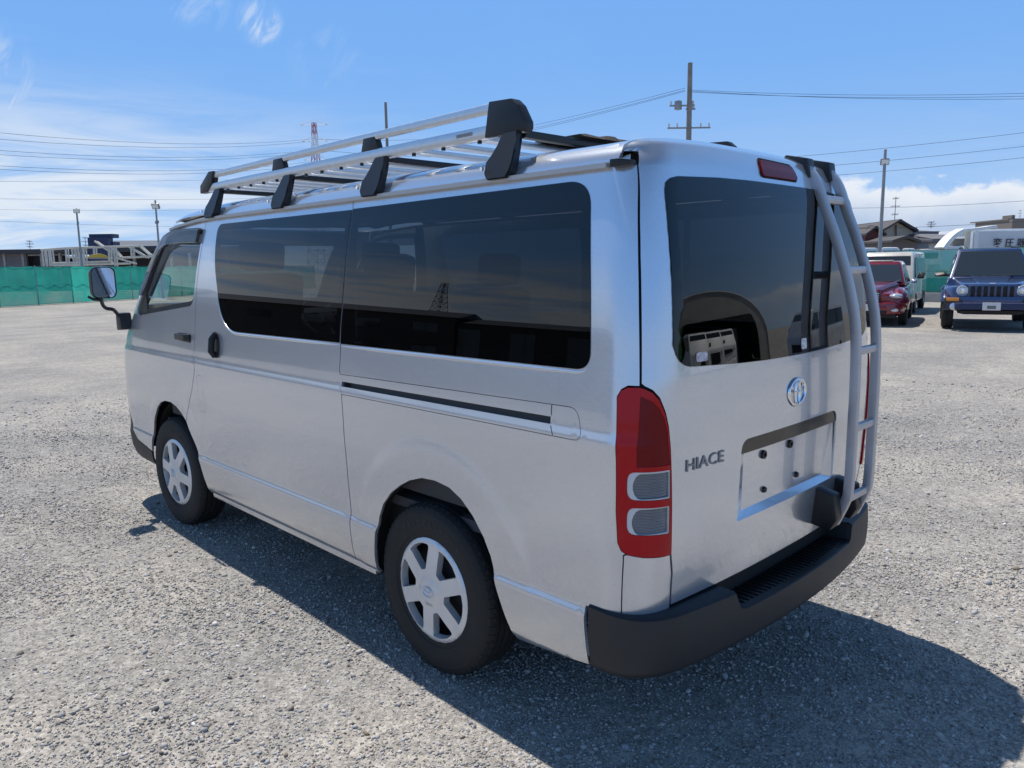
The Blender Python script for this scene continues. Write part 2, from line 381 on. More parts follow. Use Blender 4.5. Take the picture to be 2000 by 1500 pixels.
def make_ground():
    # one sheet: a fine, gently uneven grid round the van that runs out to the horizon
    a = np.concatenate([[-900, -200, -60, -25], np.arange(-12, 24.01, .2), [40, 80, 220, 900]])
    b_ = np.concatenate([[-900, -200, -60, -25], np.arange(-12, 24.01, .2), [40, 80, 220, 900]])
    X, Y = np.meshgrid(a, b_); near = np.clip((11 - np.hypot(X - 2, Y - 3)) / 4, 0, 1); Z = hump(X, Y) * near - .012
    n = len(a); v = np.stack([X.ravel(), Y.ravel(), Z.ravel()], 1)
    i = np.arange(len(b_) - 1)[:, None] * n + np.arange(n - 1)[None]; f = np.stack([i, i + 1, i + n + 1, i + n], -1).reshape(-1, 4)
    o = mesh('ground', v, f.tolist(), ground_material(), smooth=True); tag(o, 'pale grey compacted gravel yard', None, kind='structure'); del o['label']
make_ground()
def make_stones():
    ico = bmesh.new(); bmesh.ops.create_icosphere(ico, subdivisions=1, radius=1.); iv = np.array([v.co[:] for v in ico.verts]); iF = np.array([[v.index for v in f.verts] for f in ico.faces]); ico.free()
    ov = np.array([(1, 0, 0), (-1, 0, 0), (0, 1, 0), (0, -1, 0), (0, 0, 1), (0, 0, -1)], float); oF = np.array([(0, 2, 4), (2, 1, 4), (1, 3, 4), (3, 0, 4), (2, 0, 5), (1, 2, 5), (3, 1, 5), (0, 3, 5)])
    CO, FF, RGB = [], [], []; base = 0
    for bv, bF, N_, med, sg, smin, smax, rmax, flat in ((iv, iF, 50000, .0046, .40, .003, .0125, 10.5, 1.), (ov, oF, 300000, .0031, .38, .0015, .008, 8.5, 1.2)):
        th = .77 + rng.uniform(-.78, .78, N_); r = .9 + rmax * rng.uniform(0, 1, N_) ** 1.25
        x = CAM[0] + r * np.sin(th); y = CAM[1] + r * np.cos(th)
        dn = np.sin(x * 1.3 + 2 * np.sin(y * .9)) * np.sin(y * 1.7 + 1.5 * np.sin(x * .7)) + .5 * np.sin(x * 3.7 - y * 2.9)
        keep = rng.uniform(-1.7, 1.1, N_) < dn + .25; x, y, r = x[keep], y[keep], r[keep]; n = len(x); k = len(bv)
        s = np.clip(np.exp(rng.normal(math.log(med), sg, n)), smin, smax) * (1 + .05 * r)
        V = bv[None] * (1 + rng.uniform(-.42, .35, (n, k, 1))); V = V * np.stack([s * rng.uniform(.8, 1.5, n), s * rng.uniform(.7, 1.15, n), s * rng.uniform(.45, .85, n) * flat], 1)[:, None]
        a, b_ = rng.uniform(0, 2 * np.pi, n)[:, None], rng.normal(0, .45, n)[:, None]
        X0, Y0, Z0 = V[..., 0] * np.cos(b_) - V[..., 2] * np.sin(b_), V[..., 1], V[..., 0] * np.sin(b_) + V[..., 2] * np.cos(b_)
        X = X0 * np.cos(a) - Y0 * np.sin(a) + x[:, None]; Y = X0 * np.sin(a) + Y0 * np.cos(a) + y[:, None]
        near = np.clip((11 - np.hypot(x - 2, y - 3)) / 4, 0, 1); Z = Z0 + (hump(x, y) * near - .012 + s * .2)[:, None]
        CO.append(np.stack([X, Y, Z], -1).reshape(-1, 3)); FF.append((bF[None] + (base + np.arange(n) * k)[:, None, None]).reshape(-1, 3)); base += n * k
        g = np.clip(rng.normal(.375, .10, n), .12, .66); t = rng.uniform(-.004, .045, n); RGB.append(np.repeat(np.stack([g + t, g, g - t, np.ones(n)], 1), k, 0))
    co = np.concatenate(CO); F = np.concatenate(FF); rgb = np.concatenate(RGB)
    me = bpy.data.meshes.new('gravel_stones'); me.vertices.add(len(co)); me.vertices.foreach_set('co', co.astype(np.float32).ravel())
    me.loops.add(F.size); me.loops.foreach_set('vertex_index', F.ravel().astype(np.int32)); me.polygons.add(len(F))
    me.polygons.foreach_set('loop_start', np.arange(0, F.size, 3, dtype=np.int32)); me.update(calc_edges=True)
    at = me.color_attributes.new('stone', 'FLOAT_COLOR', 'POINT'); at.data.foreach_set('color', rgb.astype(np.float32).ravel())
    m = bpy.data.materials.new('loose stone'); m.use_nodes = True; b = m.node_tree.nodes['Principled BSDF']; b.inputs['Roughness'].default_value = .9; b.inputs['Specular IOR Level'].default_value = .25
    an = m.node_tree.nodes.new('ShaderNodeAttribute'); an.attribute_name = 'stone'; m.node_tree.links.new(an.outputs['Color'], b.inputs['Base Color'])
    o = link('gravel_stones', me, m); tag(o, 'loose grey gravel stones strewn over the yard', 'gravel', kind='stuff')
make_stones()

# ================================================================== the van
def pchip(xs, ys):
    xs = np.array(xs, float); ys = np.array(ys, float); h = np.diff(xs); d = np.diff(ys) / h; m = np.zeros_like(xs); m[0] = d[0]; m[-1] = d[-1]
    for i in range(1, len(xs) - 1):
        if d[i - 1] * d[i] > 0:
            w1 = 2 * h[i] + h[i - 1]; w2 = h[i] + 2 * h[i - 1]; m[i] = (w1 + w2) / (w1 / d[i - 1] + w2 / d[i])
    def f(x):
        x = np.clip(np.asarray(x, float), xs[0], xs[-1]); i = np.clip(np.searchsorted(xs, x, side='right') - 1, 0, len(xs) - 2); t = (x - xs[i]) / h[i]
        return ((1 + 2 * t) * (1 - t) ** 2 * ys[i] + t * (1 - t) ** 2 * h[i] * m[i] + t * t * (3 - 2 * t) * ys[i + 1] + t * t * (t - 1) * h[i] * m[i + 1])
    return f
WZ = pchip([.25, .30, .335, .40, .485, .500, .532, .550, .70, .90, 1.040, 1.056, 1.094, 1.11, 1.22, 1.30, 1.40, 1.50, 1.60, 1.70, 1.82, 1.875, 1.92, 1.96],
           [.775, .812, .834, .845, .8485, .8475, .8380, .8375, .843, .8465, .8475, .8467, .8398, .8382, .8265, .8185, .8105, .8005, .788, .771, .746, .735, .70, .60])
YR = pchip([.25, .56, .75, 1.0, 1.22, 1.30, 1.40, 1.50, 1.60, 1.70, 1.84, 1.90, 1.935, 1.96], [.055, .05, .035, .028, .034, .0405, .049, .060, .0745, .092, .121, .143, .19, .30])
YF = pchip([.25, .45, .75, 1.0, 1.15, 1.25, 1.85, 1.96], [4.60, 4.68, 4.69, 4.66, 4.60, 4.50, 3.80, 3.55])
TAP = pchip([3.0, 3.4, 3.8, 4.2, 4.5, 4.8], [0, .003, .010, .022, .038, .06])
RR, RF = .14, .26
def wid(z, y):
    r = np.hypot(y - 1.03, z - .40); k = np.clip((.56 - r) / .06, 0, 1); k = k * k * (3 - 2 * k)
    r2 = np.hypot(y - 3.6, z - .40); k2 = np.clip((.50 - r2) / .06, 0, 1); k2 = k2 * k2 * (3 - 2 * k2); low = np.clip((.62 - z) / .1, 0, 1)
    return WZ(z) - TAP(y) + .007 * k * (1 - .6 * low) + .004 * k2 * (1 - .6 * low)
def shell(t, z):
    """left half of the body skin; t = distance forward of the rear-left corner (negative: across the rear)"""
    t = np.asarray(t, float); z = np.asarray(z, float); t, z = np.broadcast_arrays(t, z)
    wc = WZ(z); yr = YR(z) + .035 * (wc / .75) ** 2.2; yf = YF(z); L = yf - yr; wf = wc - TAP(yf)
    def side(tt): y = yr + tt; return np.stack([-wid(z, y), y, z], -1)
    def rear(tt): x = -(wc + tt); return np.stack([x, YR(z) + .035 * (np.abs(x) / .75) ** 2.2, z], -1)
    def front(tt): x = -(wf - (tt - L)); return np.stack([x, yf - .06 * (np.abs(x) / .8) ** 2 + .06 * (wf / .8) ** 2, z], -1)
    u = np.clip((t + RR) / (2 * RR), 0, 1)[..., None]
    cor = (1 - u) ** 2 * rear(np.full_like(t, -RR)) + 2 * u * (1 - u) * side(np.zeros_like(t)) + u * u * side(np.full_like(t, RR))
    v = np.clip((t - L + RF) / (2 * RF), 0, 1)[..., None]
    cf = (1 - v) ** 2 * side(L - RF) + 2 * v * (1 - v) * side(L) + v * v * front(L + RF)
    return np.where((t < -RR)[..., None], rear(t), np.where((t < RR)[..., None], cor, np.where((t < L - RF)[..., None], side(t), np.where((t < L + RF)[..., None], cf, front(t)))))
MX = np.array([-1., 1., 1.])
SL = fs(lambda t, z: shell(t, z), flip=True)
SR = fs(lambda t, z: shell(t, z) * MX, flip=False)
A19 = float(WZ(1.90)) + .015
ZRX = pchip([0, .3, .5, .6, .67, .71, .728, .737], [1.967, 1.965, 1.957, 1.949, 1.937, 1.920, 1.900, 1.866])
def roof_z(x, y):
    x = np.abs(x); k = np.clip((y - .25) / .8, 0, 1); k = k * k * (3 - 2 * k)
    return ZRX(x) + .018 * k * np.clip(1 - (x / .74) ** 4, 0, 1) - .05 * (np.clip(y - 2.9, 0, 9) / .85) ** 2 - .055 * (np.clip(y - 3.5, 0, 9) / .28) ** 2
def gate_f(a, z):
    a, z = np.broadcast_arrays(np.asarray(a, float), np.asarray(z, float)); zc = np.minimum(z, 1.90)
    p = shell(np.abs(a) - WZ(zc), zc)
    v = np.clip((z - 1.90) / .06, 0, 1.2)[..., None]; s = np.abs(a) / A19
    bx = .734 * s; by = .242 + 0 * s; Bp = np.stack([-bx, by, roof_z(bx, by)], -1)
    C = np.stack([.5 * (p[..., 0] - bx), p[..., 1] + .020, Bp[..., 2] + .003], -1)
    q = (1 - v) ** 2 * p + 2 * v * (1 - v) * C + v * v * Bp
    p = np.where((z > 1.90)[..., None], q, p)
    s = np.where(a > 0, -1., 1.)[..., None]; o = np.ones_like(s); return p * np.concatenate([s, o, o], -1)
GT = fs(gate_f, flip=False)
def front_f(a, z):
    a, z = np.broadcast_arrays(np.asarray(a, float), np.asarray(z, float)); wc = WZ(z); yr = YR(z) + .035 * (wc / .75) ** 2.2; yf = YF(z); wf = wc - TAP(yf)
    p = shell(yf - yr + wf - np.abs(a), z); s = np.where(a > 0, -1., 1.)[..., None]; o = np.ones_like(s); return p * np.concatenate([s, o, o], -1)
FT = fs(front_f, flip=True)
RT = fs(lambda x, y: np.stack(np.broadcast_arrays(x, y, roof_z(x, y)), -1))
# ---- materials
def paint_material():
    m = bpy.data.materials.new('silver paint'); m.use_nodes = True; nt = m.node_tree; b = nt.nodes['Principled BSDF']; L = nt.links
    b.inputs['Base Color'].default_value = (.635, .67, .725, 1); b.inputs['Metallic'].default_value = .74; b.inputs['Roughness'].default_value = .34
    b.inputs['Coat Weight'].default_value = 1.; b.inputs['Coat Roughness'].default_value = .025; b.inputs['Coat IOR'].default_value = 1.6
    geo = nt.nodes.new('ShaderNodeNewGeometry'); n = nt.nodes.new('ShaderNodeTexNoise'); n.inputs['Scale'].default_value = 1400; n.inputs['Detail'].default_value = 1
    L.new(geo.outputs['Position'], n.inputs['Vector']); mr = nt.nodes.new('ShaderNodeMapRange'); mr.inputs[3].default_value = .15; mr.inputs[4].default_value = .34
    L.new(n.outputs[0], mr.inputs[0]); L.new(mr.outputs[0], b.inputs['Roughness'])
    # road dust low on the panels
    d = nt.nodes.new('ShaderNodeTexNoise'); d.inputs['Scale'].default_value = 5; d.inputs['Detail'].default_value = 7; L.new(geo.outputs['Position'], d.inputs['Vector'])
    sp = nt.nodes.new('ShaderNodeSeparateXYZ'); L.new(geo.outputs['Position'], sp.inputs[0])
    h = nt.nodes.new('ShaderNodeMapRange'); L.new(sp.outputs[2], h.inputs[0]); h.inputs[1].default_value = .62; h.inputs[2].default_value = .28; h.inputs[3].default_value = 0; h.inputs[4].default_value = .5
    mm = nt.nodes.new('ShaderNodeMath'); mm.operation = 'MULTIPLY'; L.new(h.outputs[0], mm.inputs[0]); L.new(d.outputs[0], mm.inputs[1])
    mx = nt.nodes.new('ShaderNodeMix'); mx.data_type = 'RGBA'; L.new(mm.outputs[0], mx.inputs[0]); mx.inputs[6].default_value = (.635, .67, .725, 1); mx.inputs[7].default_value = (.50, .475, .44, 1); L.new(mx.outputs[2], b.inputs['Base Color'])
    # faint waviness of pressed sheet metal in the clear coat
    w = nt.nodes.new('ShaderNodeTexNoise'); w.inputs['Scale'].default_value = 2.2; w.inputs['Detail'].default_value = 1; L.new(geo.outputs['Position'], w.inputs['Vector'])
    bp = nt.nodes.new('ShaderNodeBump'); bp.inputs['Strength'].default_value = .25; bp.inputs['Distance'].default_value = .004; L.new(w.outputs[0], bp.inputs['Height'])
    L.new(bp.outputs[0], b.inputs['Normal']); L.new(bp.outputs[0], b.inputs['Coat Normal'])
    return m
PAINT = paint_material()
BLK = M('black plastic', (.009, .009, .010), .42, bump=(420, .25, .001))
SEAM = M('dark rubber', (.008, .008, .009), .8)
BUMP = M('dark grey bumper plastic', (.0165, .018, .0215), .55, noise=(6, .18), bump=(900, .35, .0006))
RUB = M('tyre rubber', (.012, .012, .0125), .75, noise=(14, .35), bump=(160, .2, .001))
ALU = M('brushed aluminium', (.66, .67, .68), .33, metal=.85, noise=(30, .06))
LAD = M('silver ladder paint', (.50, .50, .52), .42, metal=.6, noise=(12, .07))
CAP = M('silver wheel cover', (.68, .69, .70), .36, metal=.45, coat=.3, noise=(9, .07))
CHR = M('chrome', (.82, .83, .85), .06, metal=1.)
DKI = M('dark interior trim', (.05, .051, .055), .85)
GRYI = M('grey seat cloth', (.07, .075, .085), .95, bump=(300, .3, .001))
PRIV = glass('privacy glass', (.088, .100, .112)); CLR = glass('clear glass', (.80, .86, .84)); SMK = glass('smoked visor', (.22, .24, .28))
RED = M('red lamp lens', (.44, .002, .008), .07, spec=.22, coat=.15); RED2 = M('dark red lamp lens', (.17, .003, .006), .16, spec=.22, bump=(260, .15, .001))
CLRL = M('clear lamp lens', (.55, .57, .60), .12, metal=.7, coat=1.)
VAN = empty('van'); tag(VAN, 'large silver van with a roof rack and a rear ladder, seen from behind', 'van')
def both(fn):
    for sgn in (-1, 1): fn(SL if sgn < 0 else SR, sgn)
SEAM2 = [(1.472, 1.858), (1.500, 1.70), (1.531, 1.53), (1.567, 1.33), (1.576, 1.158), (1.549, 1.053), (1.546, .96), (1.544, .876), (1.528, .70), (1.509, .515), (1.496, .30)]
SEAM1 = [(2.951, 1.858), (3.01, 1.67), (3.063, 1.491), (3.095, 1.28), (3.108, 1.116), (3.091, 1.031), (3.14, .93), (3.195, .845), (3.237, .776), (3.272, .701)]
ARF = [(3.272, .701), (3.235, .65), (3.16, .57), (3.09, .47), (3.045, .37), (3.035, .30)]
ARF2 = [(3.272, .701), (3.34, .742), (3.408, .770), (3.50, .788), (3.60, .785), (3.68, .765), (3.75, .722), (3.823, .64), (3.87, .54), (3.90, .44), (3.908, .41)]
ARR = [(.519, .295), (.53, .35), (.56, .42), (.602, .52), (.62, .58), (.653, .64), (.71, .705), (.775, .756), (.84, .785), (.92, .795), (1.0, .79), (1.078, .765), (1.14, .732), (1.20, .69), (1.256, .629), (1.29, .565), (1.31, .497), (1.325, .40), (1.334, .30)]
LAMP_OUT = [(.015, 1.232), (.06, 1.232), (.083, 1.221), (.097, 1.20), (.092, 1.10), (.087, 1.016), (.085, .862), (.076, .768), (.062, .745), (.04, .735)]
LAMP_IN = [(-.026, .727), (-.09, .722), (-.136, .72), (-.131, .85), (-.123, .981), (-.118, 1.05), (-.102, 1.11), (-.085, 1.155), (-.06, 1.195), (-.032, 1.217), (.0, 1.229)]
ROWS = (.485, .50, .511, .522, .532, .55, 1.04, 1.056, 1.069, 1.082, 1.094, 1.11)
W2 = rnd([(1.4745, 1.824), (.191, 1.830), (.199, 1.266), (1.5705, 1.262), (1.563, 1.33), (1.527, 1.53), (1.496, 1.70)], [0, .085, .060, 0, 0, 0, 0], 9)
W1 = rnd([(1.482, 1.821), (1.504, 1.70), (1.535, 1.53), (1.571, 1.33), (1.578, 1.266), (2.735, 1.262), (2.822, 1.64), (2.800, 1.826)], [0, 0, 0, 0, 0, .19, .10, .065], 10)
FW = rnd([(2.990, 1.815), (3.40, 1.822), (3.60, 1.775), (4.075, 1.335), (4.055, 1.296), (3.125, 1.384)], [.03, .10, .06, .02, .03, .05], 5)
RAIL = rnd([(1.575, 1.134), (.245, 1.150), (.222, 1.055), (1.549, 1.054)], [0, .035, .03, 0])
def ribbon(name, surf, path, w, off, mat, parent):
    P = np.array(path, float); Pd = dens(P, .03)[:-1] if False else P
    out = []
    for i in range(len(P) - 1):
        k = max(1, int(np.hypot(*(P[i + 1] - P[i])) / .03)); out += [P[i] + (P[i + 1] - P[i]) * j / k for j in range(k)]
    out.append(P[-1]); P = np.array(out); T = np.gradient(P, axis=0); T /= np.hypot(*T.T)[:, None]; Nn = np.stack([-T[:, 1], T[:, 0]], 1)
    a = P + Nn * w / 2; b = P - Nn * w / 2
    def pos(q):
        e = 1e-3; p = surf(q[:, 0], q[:, 1]); n = np.cross(surf(q[:, 0] + e, q[:, 1]) - p, surf(q[:, 0], q[:, 1] + e) - p); n /= np.linalg.norm(n, axis=1, keepdims=True); return p + n * (off if not surf.flip else -off)
    v = np.concatenate([pos(a), pos(b)]); n = len(P)
    return mesh(name, v, [(i, i + 1, n + i + 1, n + i) for i in range(n - 1)], mat, parent, smooth=True)
def side_parts(S_, sgn):
    # --- quarter panel with window, rail and lamp openings
    q = SEAM2 + [(1.334, .30)] + ARR[::-1] + [(.36, .312), (.172, .34), (.187, .531), (.05, .54), (.053, .731)] + LAMP_OUT[::-1] + [(.017, 1.45), (.015, 1.75), (.012, 1.862)]
    q = [(t, z) for t, z in q if not (abs(t - 1.496) < 1e-6 and z < .29)]
    out = offs(dens(q, .05), .0026); h2 = offs(np.array(W2), .035); h2[:, 0] = np.minimum(h2[:, 0], 1.46)
    p = panel('quarter_panel', S_, out, PAINT, VAN, holes=[h2, offs(RAIL, -.0022)], rows=ROWS, hflange=.012, grid=(.03, .024))
    g = panel('side_window', S_, offs(np.array(W2), .001), PRIV, VAN, off=.0025, flange=0)
    panel('window_border', S_, offs(np.array(W2), .0015), M('black frit', (.004, .004, .005), .25), g, holes=[h2], off=.0010, flange=.004)
    # sliding-door rail cover with its slot
    slot = np.array([(1.555, 1.106), (.352, 1.1115), (.352, 1.0885), (1.555, 1.0845)])
    rc = panel('rail_cover', S_, RAIL, PAINT, VAN, holes=[slot], rows=ROWS, hflange=.03)
    panel('slot', S_, offs(slot, -.004), M('rail groove', (.06, .06, .062), .7), rc, off=-.028, flange=0)
    ribbon('joint', S_, [(.350, 1.148), (.350, 1.116)], .003, .0006, SEAM, rc); ribbon('joint', S_, [(.350, 1.084), (.338, 1.056)], .003, .0006, SEAM, rc)
    # --- sliding door
    d = SEAM1 + ARF[1:] + SEAM2[::-1]; out = offs(dens(d, .05), .0026); h1 = offs(np.array(W1), .035); h1[:, 0] = np.maximum(h1[:, 0], 1.50)
    fuel = rnd([(3.075, .995), (3.005, 1.0), (2.992, .79), (3.055, .79)], .018)
    dr = panel('sliding_door', S_, out, PAINT, VAN, holes=[h1] + ([offs(fuel, -.0016)] if sgn < 0 else []), rows=ROWS)
    if sgn < 0: panel('fuel_lid', S_, fuel, PAINT, dr, rows=ROWS, flange=.006)
    g = panel('side_window', S_, offs(np.array(W1), .001), PRIV, VAN, off=.0025, flange=0)
    panel('window_border', S_, offs(np.array(W1), .0015), MATS['black frit'], g, holes=[h1], off=.0010, flange=.004)
    hb = rnd([(2.845, 1.247), (2.797, 1.247), (2.735, 1.165), (2.728, 1.118), (2.80, 1.108), (2.85, 1.19)], .022)
    hd = panel('door_handle', S_, rnd([(2.852, 1.252), (2.792, 1.252), (2.765, 1.20), (2.770, 1.118), (2.835, 1.108), (2.852, 1.16)], .025), M('handle recess', (.012, .012, .013), .5), dr, off=.003, flange=.006)
    tube('grip', [Vector(S_(np.array([2.812]), np.array([z]))[0]) + Vector((sgn * x, 0, 0)) for z, x in ((1.24, .004), (1.215, .026), (1.15, .028), (1.122, .004))], rrect(.034, .016, .006), BLK, hd, up=Vector((0, 1, 0)))
    # --- front door
    edge = [(3.50, 1.858), (3.62, 1.745), (3.90, 1.535), (4.29, 1.25), (4.40, 1.15), (4.46, 1.0), (4.46, .78), (4.40, .62), (4.30, .50), (4.20, .445), (3.908, .41)]
    f = SEAM1 + ARF2[1:] + edge[::-1][1:]
    fo = offs(dens(f, .05), .0026)
    fd = panel('front_door', S_, fo, PAINT, VAN, holes=[FW], rows=ROWS, hflange=.028)
    fg = panel('door_window', S_, offs(FW, .004), CLR, VAN, off=-.016, flange=0)
    inn = offs(FW, .030); inn[:, 1] = np.maximum(inn[:, 1], 1.40 - .0 + (3.2 - inn[:, 0]) * .075 - .015)
    panel('window_seal', S_, offs(FW, .003), M('window seal rubber', (.02, .02, .022), .6), fg, holes=[inn], off=-.012, flange=.004)
    tri = rnd([(3.93, 1.425), (4.06, 1.338), (4.045, 1.305), (3.90, 1.318)], .006)
    panel('mirror_patch', S_, tri, BLK, fg, off=-.010, flange=0)
    vz = rnd([(3.005, 1.812), (3.40, 1.820), (3.60, 1.775), (3.98, 1.43), (3.94, 1.425), (3.60, 1.715), (3.42, 1.742), (3.04, 1.735)], [.01, .08, .06, .01, .01, .06, .06, .01], 5)
    panel('rain_visor', S_, vz, SMK, fd, off=.022, flange=.018)
    hh = panel('door_handle', S_, rnd([(3.155, 1.222), (3.355, 1.222), (3.36, 1.180), (3.155, 1.172)], .016), MATS['handle recess'], fd, off=.002, flange=.006)
    tube('grip', [Vector(S_(np.array([t]), np.array([1.203]))[0]) + Vector((sgn * x, 0, 0)) for t, x in ((3.17, .002), (3.19, .024), (3.32, .026), (3.345, .004))], rrect(.014, .036, .006), BLK, hh)
    # pressed ledge under the side glass
    def ledge(pts):
        P_ = []; 
        for i in range(len(pts) - 1):
            k = max(1, int(math.hypot(pts[i + 1][0] - pts[i][0], pts[i + 1][1] - pts[i][1]) / .03)); P_ += [(pts[i][0] + (pts[i + 1][0] - pts[i][0]) * j / k, pts[i][1] + (pts[i + 1][1] - pts[i][1]) * j / k) for j in range(k)]
        P_.append(pts[-1]); P_ = np.array(P_); q = S_(P_[:, 0], P_[:, 1]); n = len(P_)
        tube('window_ledge', [Vector(p_) + Vector((sgn * .0005, 0, 0)) for p_ in q], [(-.009, -.010), (.009, -.010), (.008, .001), (.004, .0055), (-.004, .0065), (-.009, .003)] if False else rrect(.016, .010, .0045, 2), PAINT, VAN, up=Vector((sgn, 0, .1)), scales=[min(1., .25 + 4. * min(i, n - 1 - i) / n) if min(i, n - 1 - i) < n * .2 else 1. for i in range(n)])
    o2 = offs(W2, -.0085); b2 = [tuple(p_) for p_ in o2 if p_[1] < 1.30 and p_[0] < 1.565]; b2.sort(key=lambda p_: p_[0] if p_[1] < 1.262 else p_[0] - .0); ledge([p_ for p_ in b2 if p_[1] < 1.275] + [(1.566, 1.2535)])
    o1 = offs(W1, -.0085); b1 = [tuple(p_) for p_ in o1 if p_[1] < 1.52 and p_[0] > 1.585]; b1.sort(key=lambda p_: p_[0]); ledge([(1.583, 1.2575)] + b1)
    # dark joints behind the panel gaps
    for s in (SEAM1, SEAM2): ribbon('door_seal', S_, [p for p in s if p[1] > .3], .05, -.0125, SEAM, VAN)
    ribbon('door_seal', S_, [(.013, 1.87), (.015, 1.75), (.017, 1.45), (.015, 1.232), (.0, 1.22)], .05, -.0125, SEAM, VAN)
    ribbon('door_seal', S_, LAMP_IN[2:], .05, -.0125, SEAM, VAN); ribbon('door_seal', S_, [(-.136, .74), (-.15, .654), (-.15, .53)], .05, -.0125, SEAM, VAN)
    ribbon('door_seal', S_, [(.052, .745), (.05, .53)], .05, -.0125, SEAM, VAN)
    # corner panel below the lamp
    c = [(.05, .54), (.053, .731), (.04, .735)] + LAMP_IN[:3] + [(-.15, .654), (-.15, .535), (-.037, .53)]
    panel('corner_panel', S_, offs(dens(c, .03), .0022), PAINT, VAN, grid=(.02, .03))
    # tail lamp
    lamp = np.array(LAMP_OUT + LAMP_IN); lo = offs(dens(lamp, .012), .003)
    c1 = rnd([(.046, .988), (-.117, .987), (-.120, .900), (.046, .905)], [.03, .006, .006, .03]); c2 = rnd([(.044, .882), (-.119, .878), (-.121, .792), (.044, .800)], [.03, .006, .006, .03])
    inner = np.array([(.012, 1.205), (-.03, 1.19), (-.058, 1.17), (-.08, 1.14), (-.096, 1.10), (-.110, 1.045), (-.116, 1.002), (.012, 1.002)])
    tl = panel('tail_lamp', S_, lo, RED, VAN, holes=[c1, c2, inner], off=.006, grid=(.015, .02), flange=.02, hflange=.012)
    panel('lens_dark', S_, offs(inner, .0008), RED2, tl, off=.0045, grid=(.015, .02), flange=0)
    for c_ in (c1, c2):
        z0_, z1_ = c_[:, 1].min(), c_[:, 1].max(); zm = (z0_ + z1_) / 2
        cut = np.array([(-.14, z0_ - .01), (.010, z0_ - .01), (.020, zm - .02), (.022, zm), (.020, zm + .02), (.010, z1_ + .01), (-.14, z1_ + .01)])
        dk_ = rnd([(-.116, z1_ - .006), (.010, z1_ - .005), (.030, zm), (.012, z0_ + .006), (-.118, z0_ + .005)], [.006, .02, .03, .02, .006], 5)
        cl = panel('lens_clear', S_, offs(c_, .0008), M('lens rim', (.62, .62, .62), .25), tl, holes=[dk_], off=.0045, grid=(.01, .012), flange=0, hflange=.008)
        panel('reflector', S_, dk_, lens_mat(), tl, off=-.002, grid=(.01, .012), flange=0)
    # gutter and its end cap
    ys = np.concatenate([np.linspace(.275, 2.9, 30), np.linspace(3.0, 3.62, 14)]); zz = 1.866 - .05 * (np.clip(ys - 2.9, 0, 9) / .85) ** 2
    tube('drip_rail', [(sgn * (.744 - float(TAP(y))), y, z) for y, z in zip(ys, zz)], [(-.016, -.010), (.010, -.012), (.014, -.010), (.016, .011), (.012, .013), (.008, .002), (-.016, .003)], M('gutter paint', (.50, .50, .50), .45, metal=.3), VAN)
    hull('gutter_cap', [(sgn * x, y, z) for y, xs_, zs_ in ((.262, (.722, .760), (1.855, 1.878)), (.232, (.720, .757), (1.855, 1.878)), (.200, (.712, .740), (1.860, 1.872))) for x in xs_ for z in zs_], BLK, VAN, bev=.004)
    hull('roof_corner', [(sgn * x, y, z) for x, y, z in ((.70, .232, 1.855), (.735, .262, 1.855), (.70, .31, 1.855), (.735, .31, 1.855), (.690, .236, 1.898), (.728, .262, 1.876), (.69, .31, 1.900), (.728, .31, 1.878))], PAINT, VAN, bev=.004)
    # wheel-arch liner
    for yc, zc, R_ in ((1.06, .385, .40), (3.57, .375, .41)):
        bm = bmesh.new(); n = 24; rr = []
        for x in (.80, .50):
            rr.append([bm.verts.new((sgn * x, yc + R_ * math.cos(a) * 1.03, zc + R_ * math.sin(a))) for a in np.linspace(-.25, math.pi + .25, n)])
        for j in range(n - 1): bm.faces.new((rr[0][j], rr[0][j + 1], rr[1][j + 1], rr[1][j]))
        bm.faces.new(rr[1]); from_bm('arch_liner', bm, SEAM, VAN)
    for sec, y0, y1 in (('sill', 1.45, 3.12),):
        box('sill_step', (sgn * .79, 2.285, .30), (.06, 1.64, .03), PAINT, VAN, bev=.008)
def lens_mat():
    if 'ribbed lens' in MATS: return MATS['ribbed lens']
    m = M('ribbed lens', (.24, .26, .29), .16, metal=.6, coat=1.); nt = m.node_tree; b = nt.nodes['Principled BSDF']
    g = nt.nodes.new('ShaderNodeNewGeometry'); w = nt.nodes.new('ShaderNodeTexWave'); w.bands_direction = 'Z'; w.inputs['Scale'].default_value = 34
    nt.links.new(g.outputs['Position'], w.inputs['Vector']); bp = nt.nodes.new('ShaderNodeBump'); bp.inputs['Strength'].default_value = .8; bp.inputs['Distance'].default_value = .006
    nt.links.new(w.outputs['Fac'], bp.inputs['Height']); nt.links.new(bp.outputs[0], b.inputs['Normal']); return m
both(side_parts)
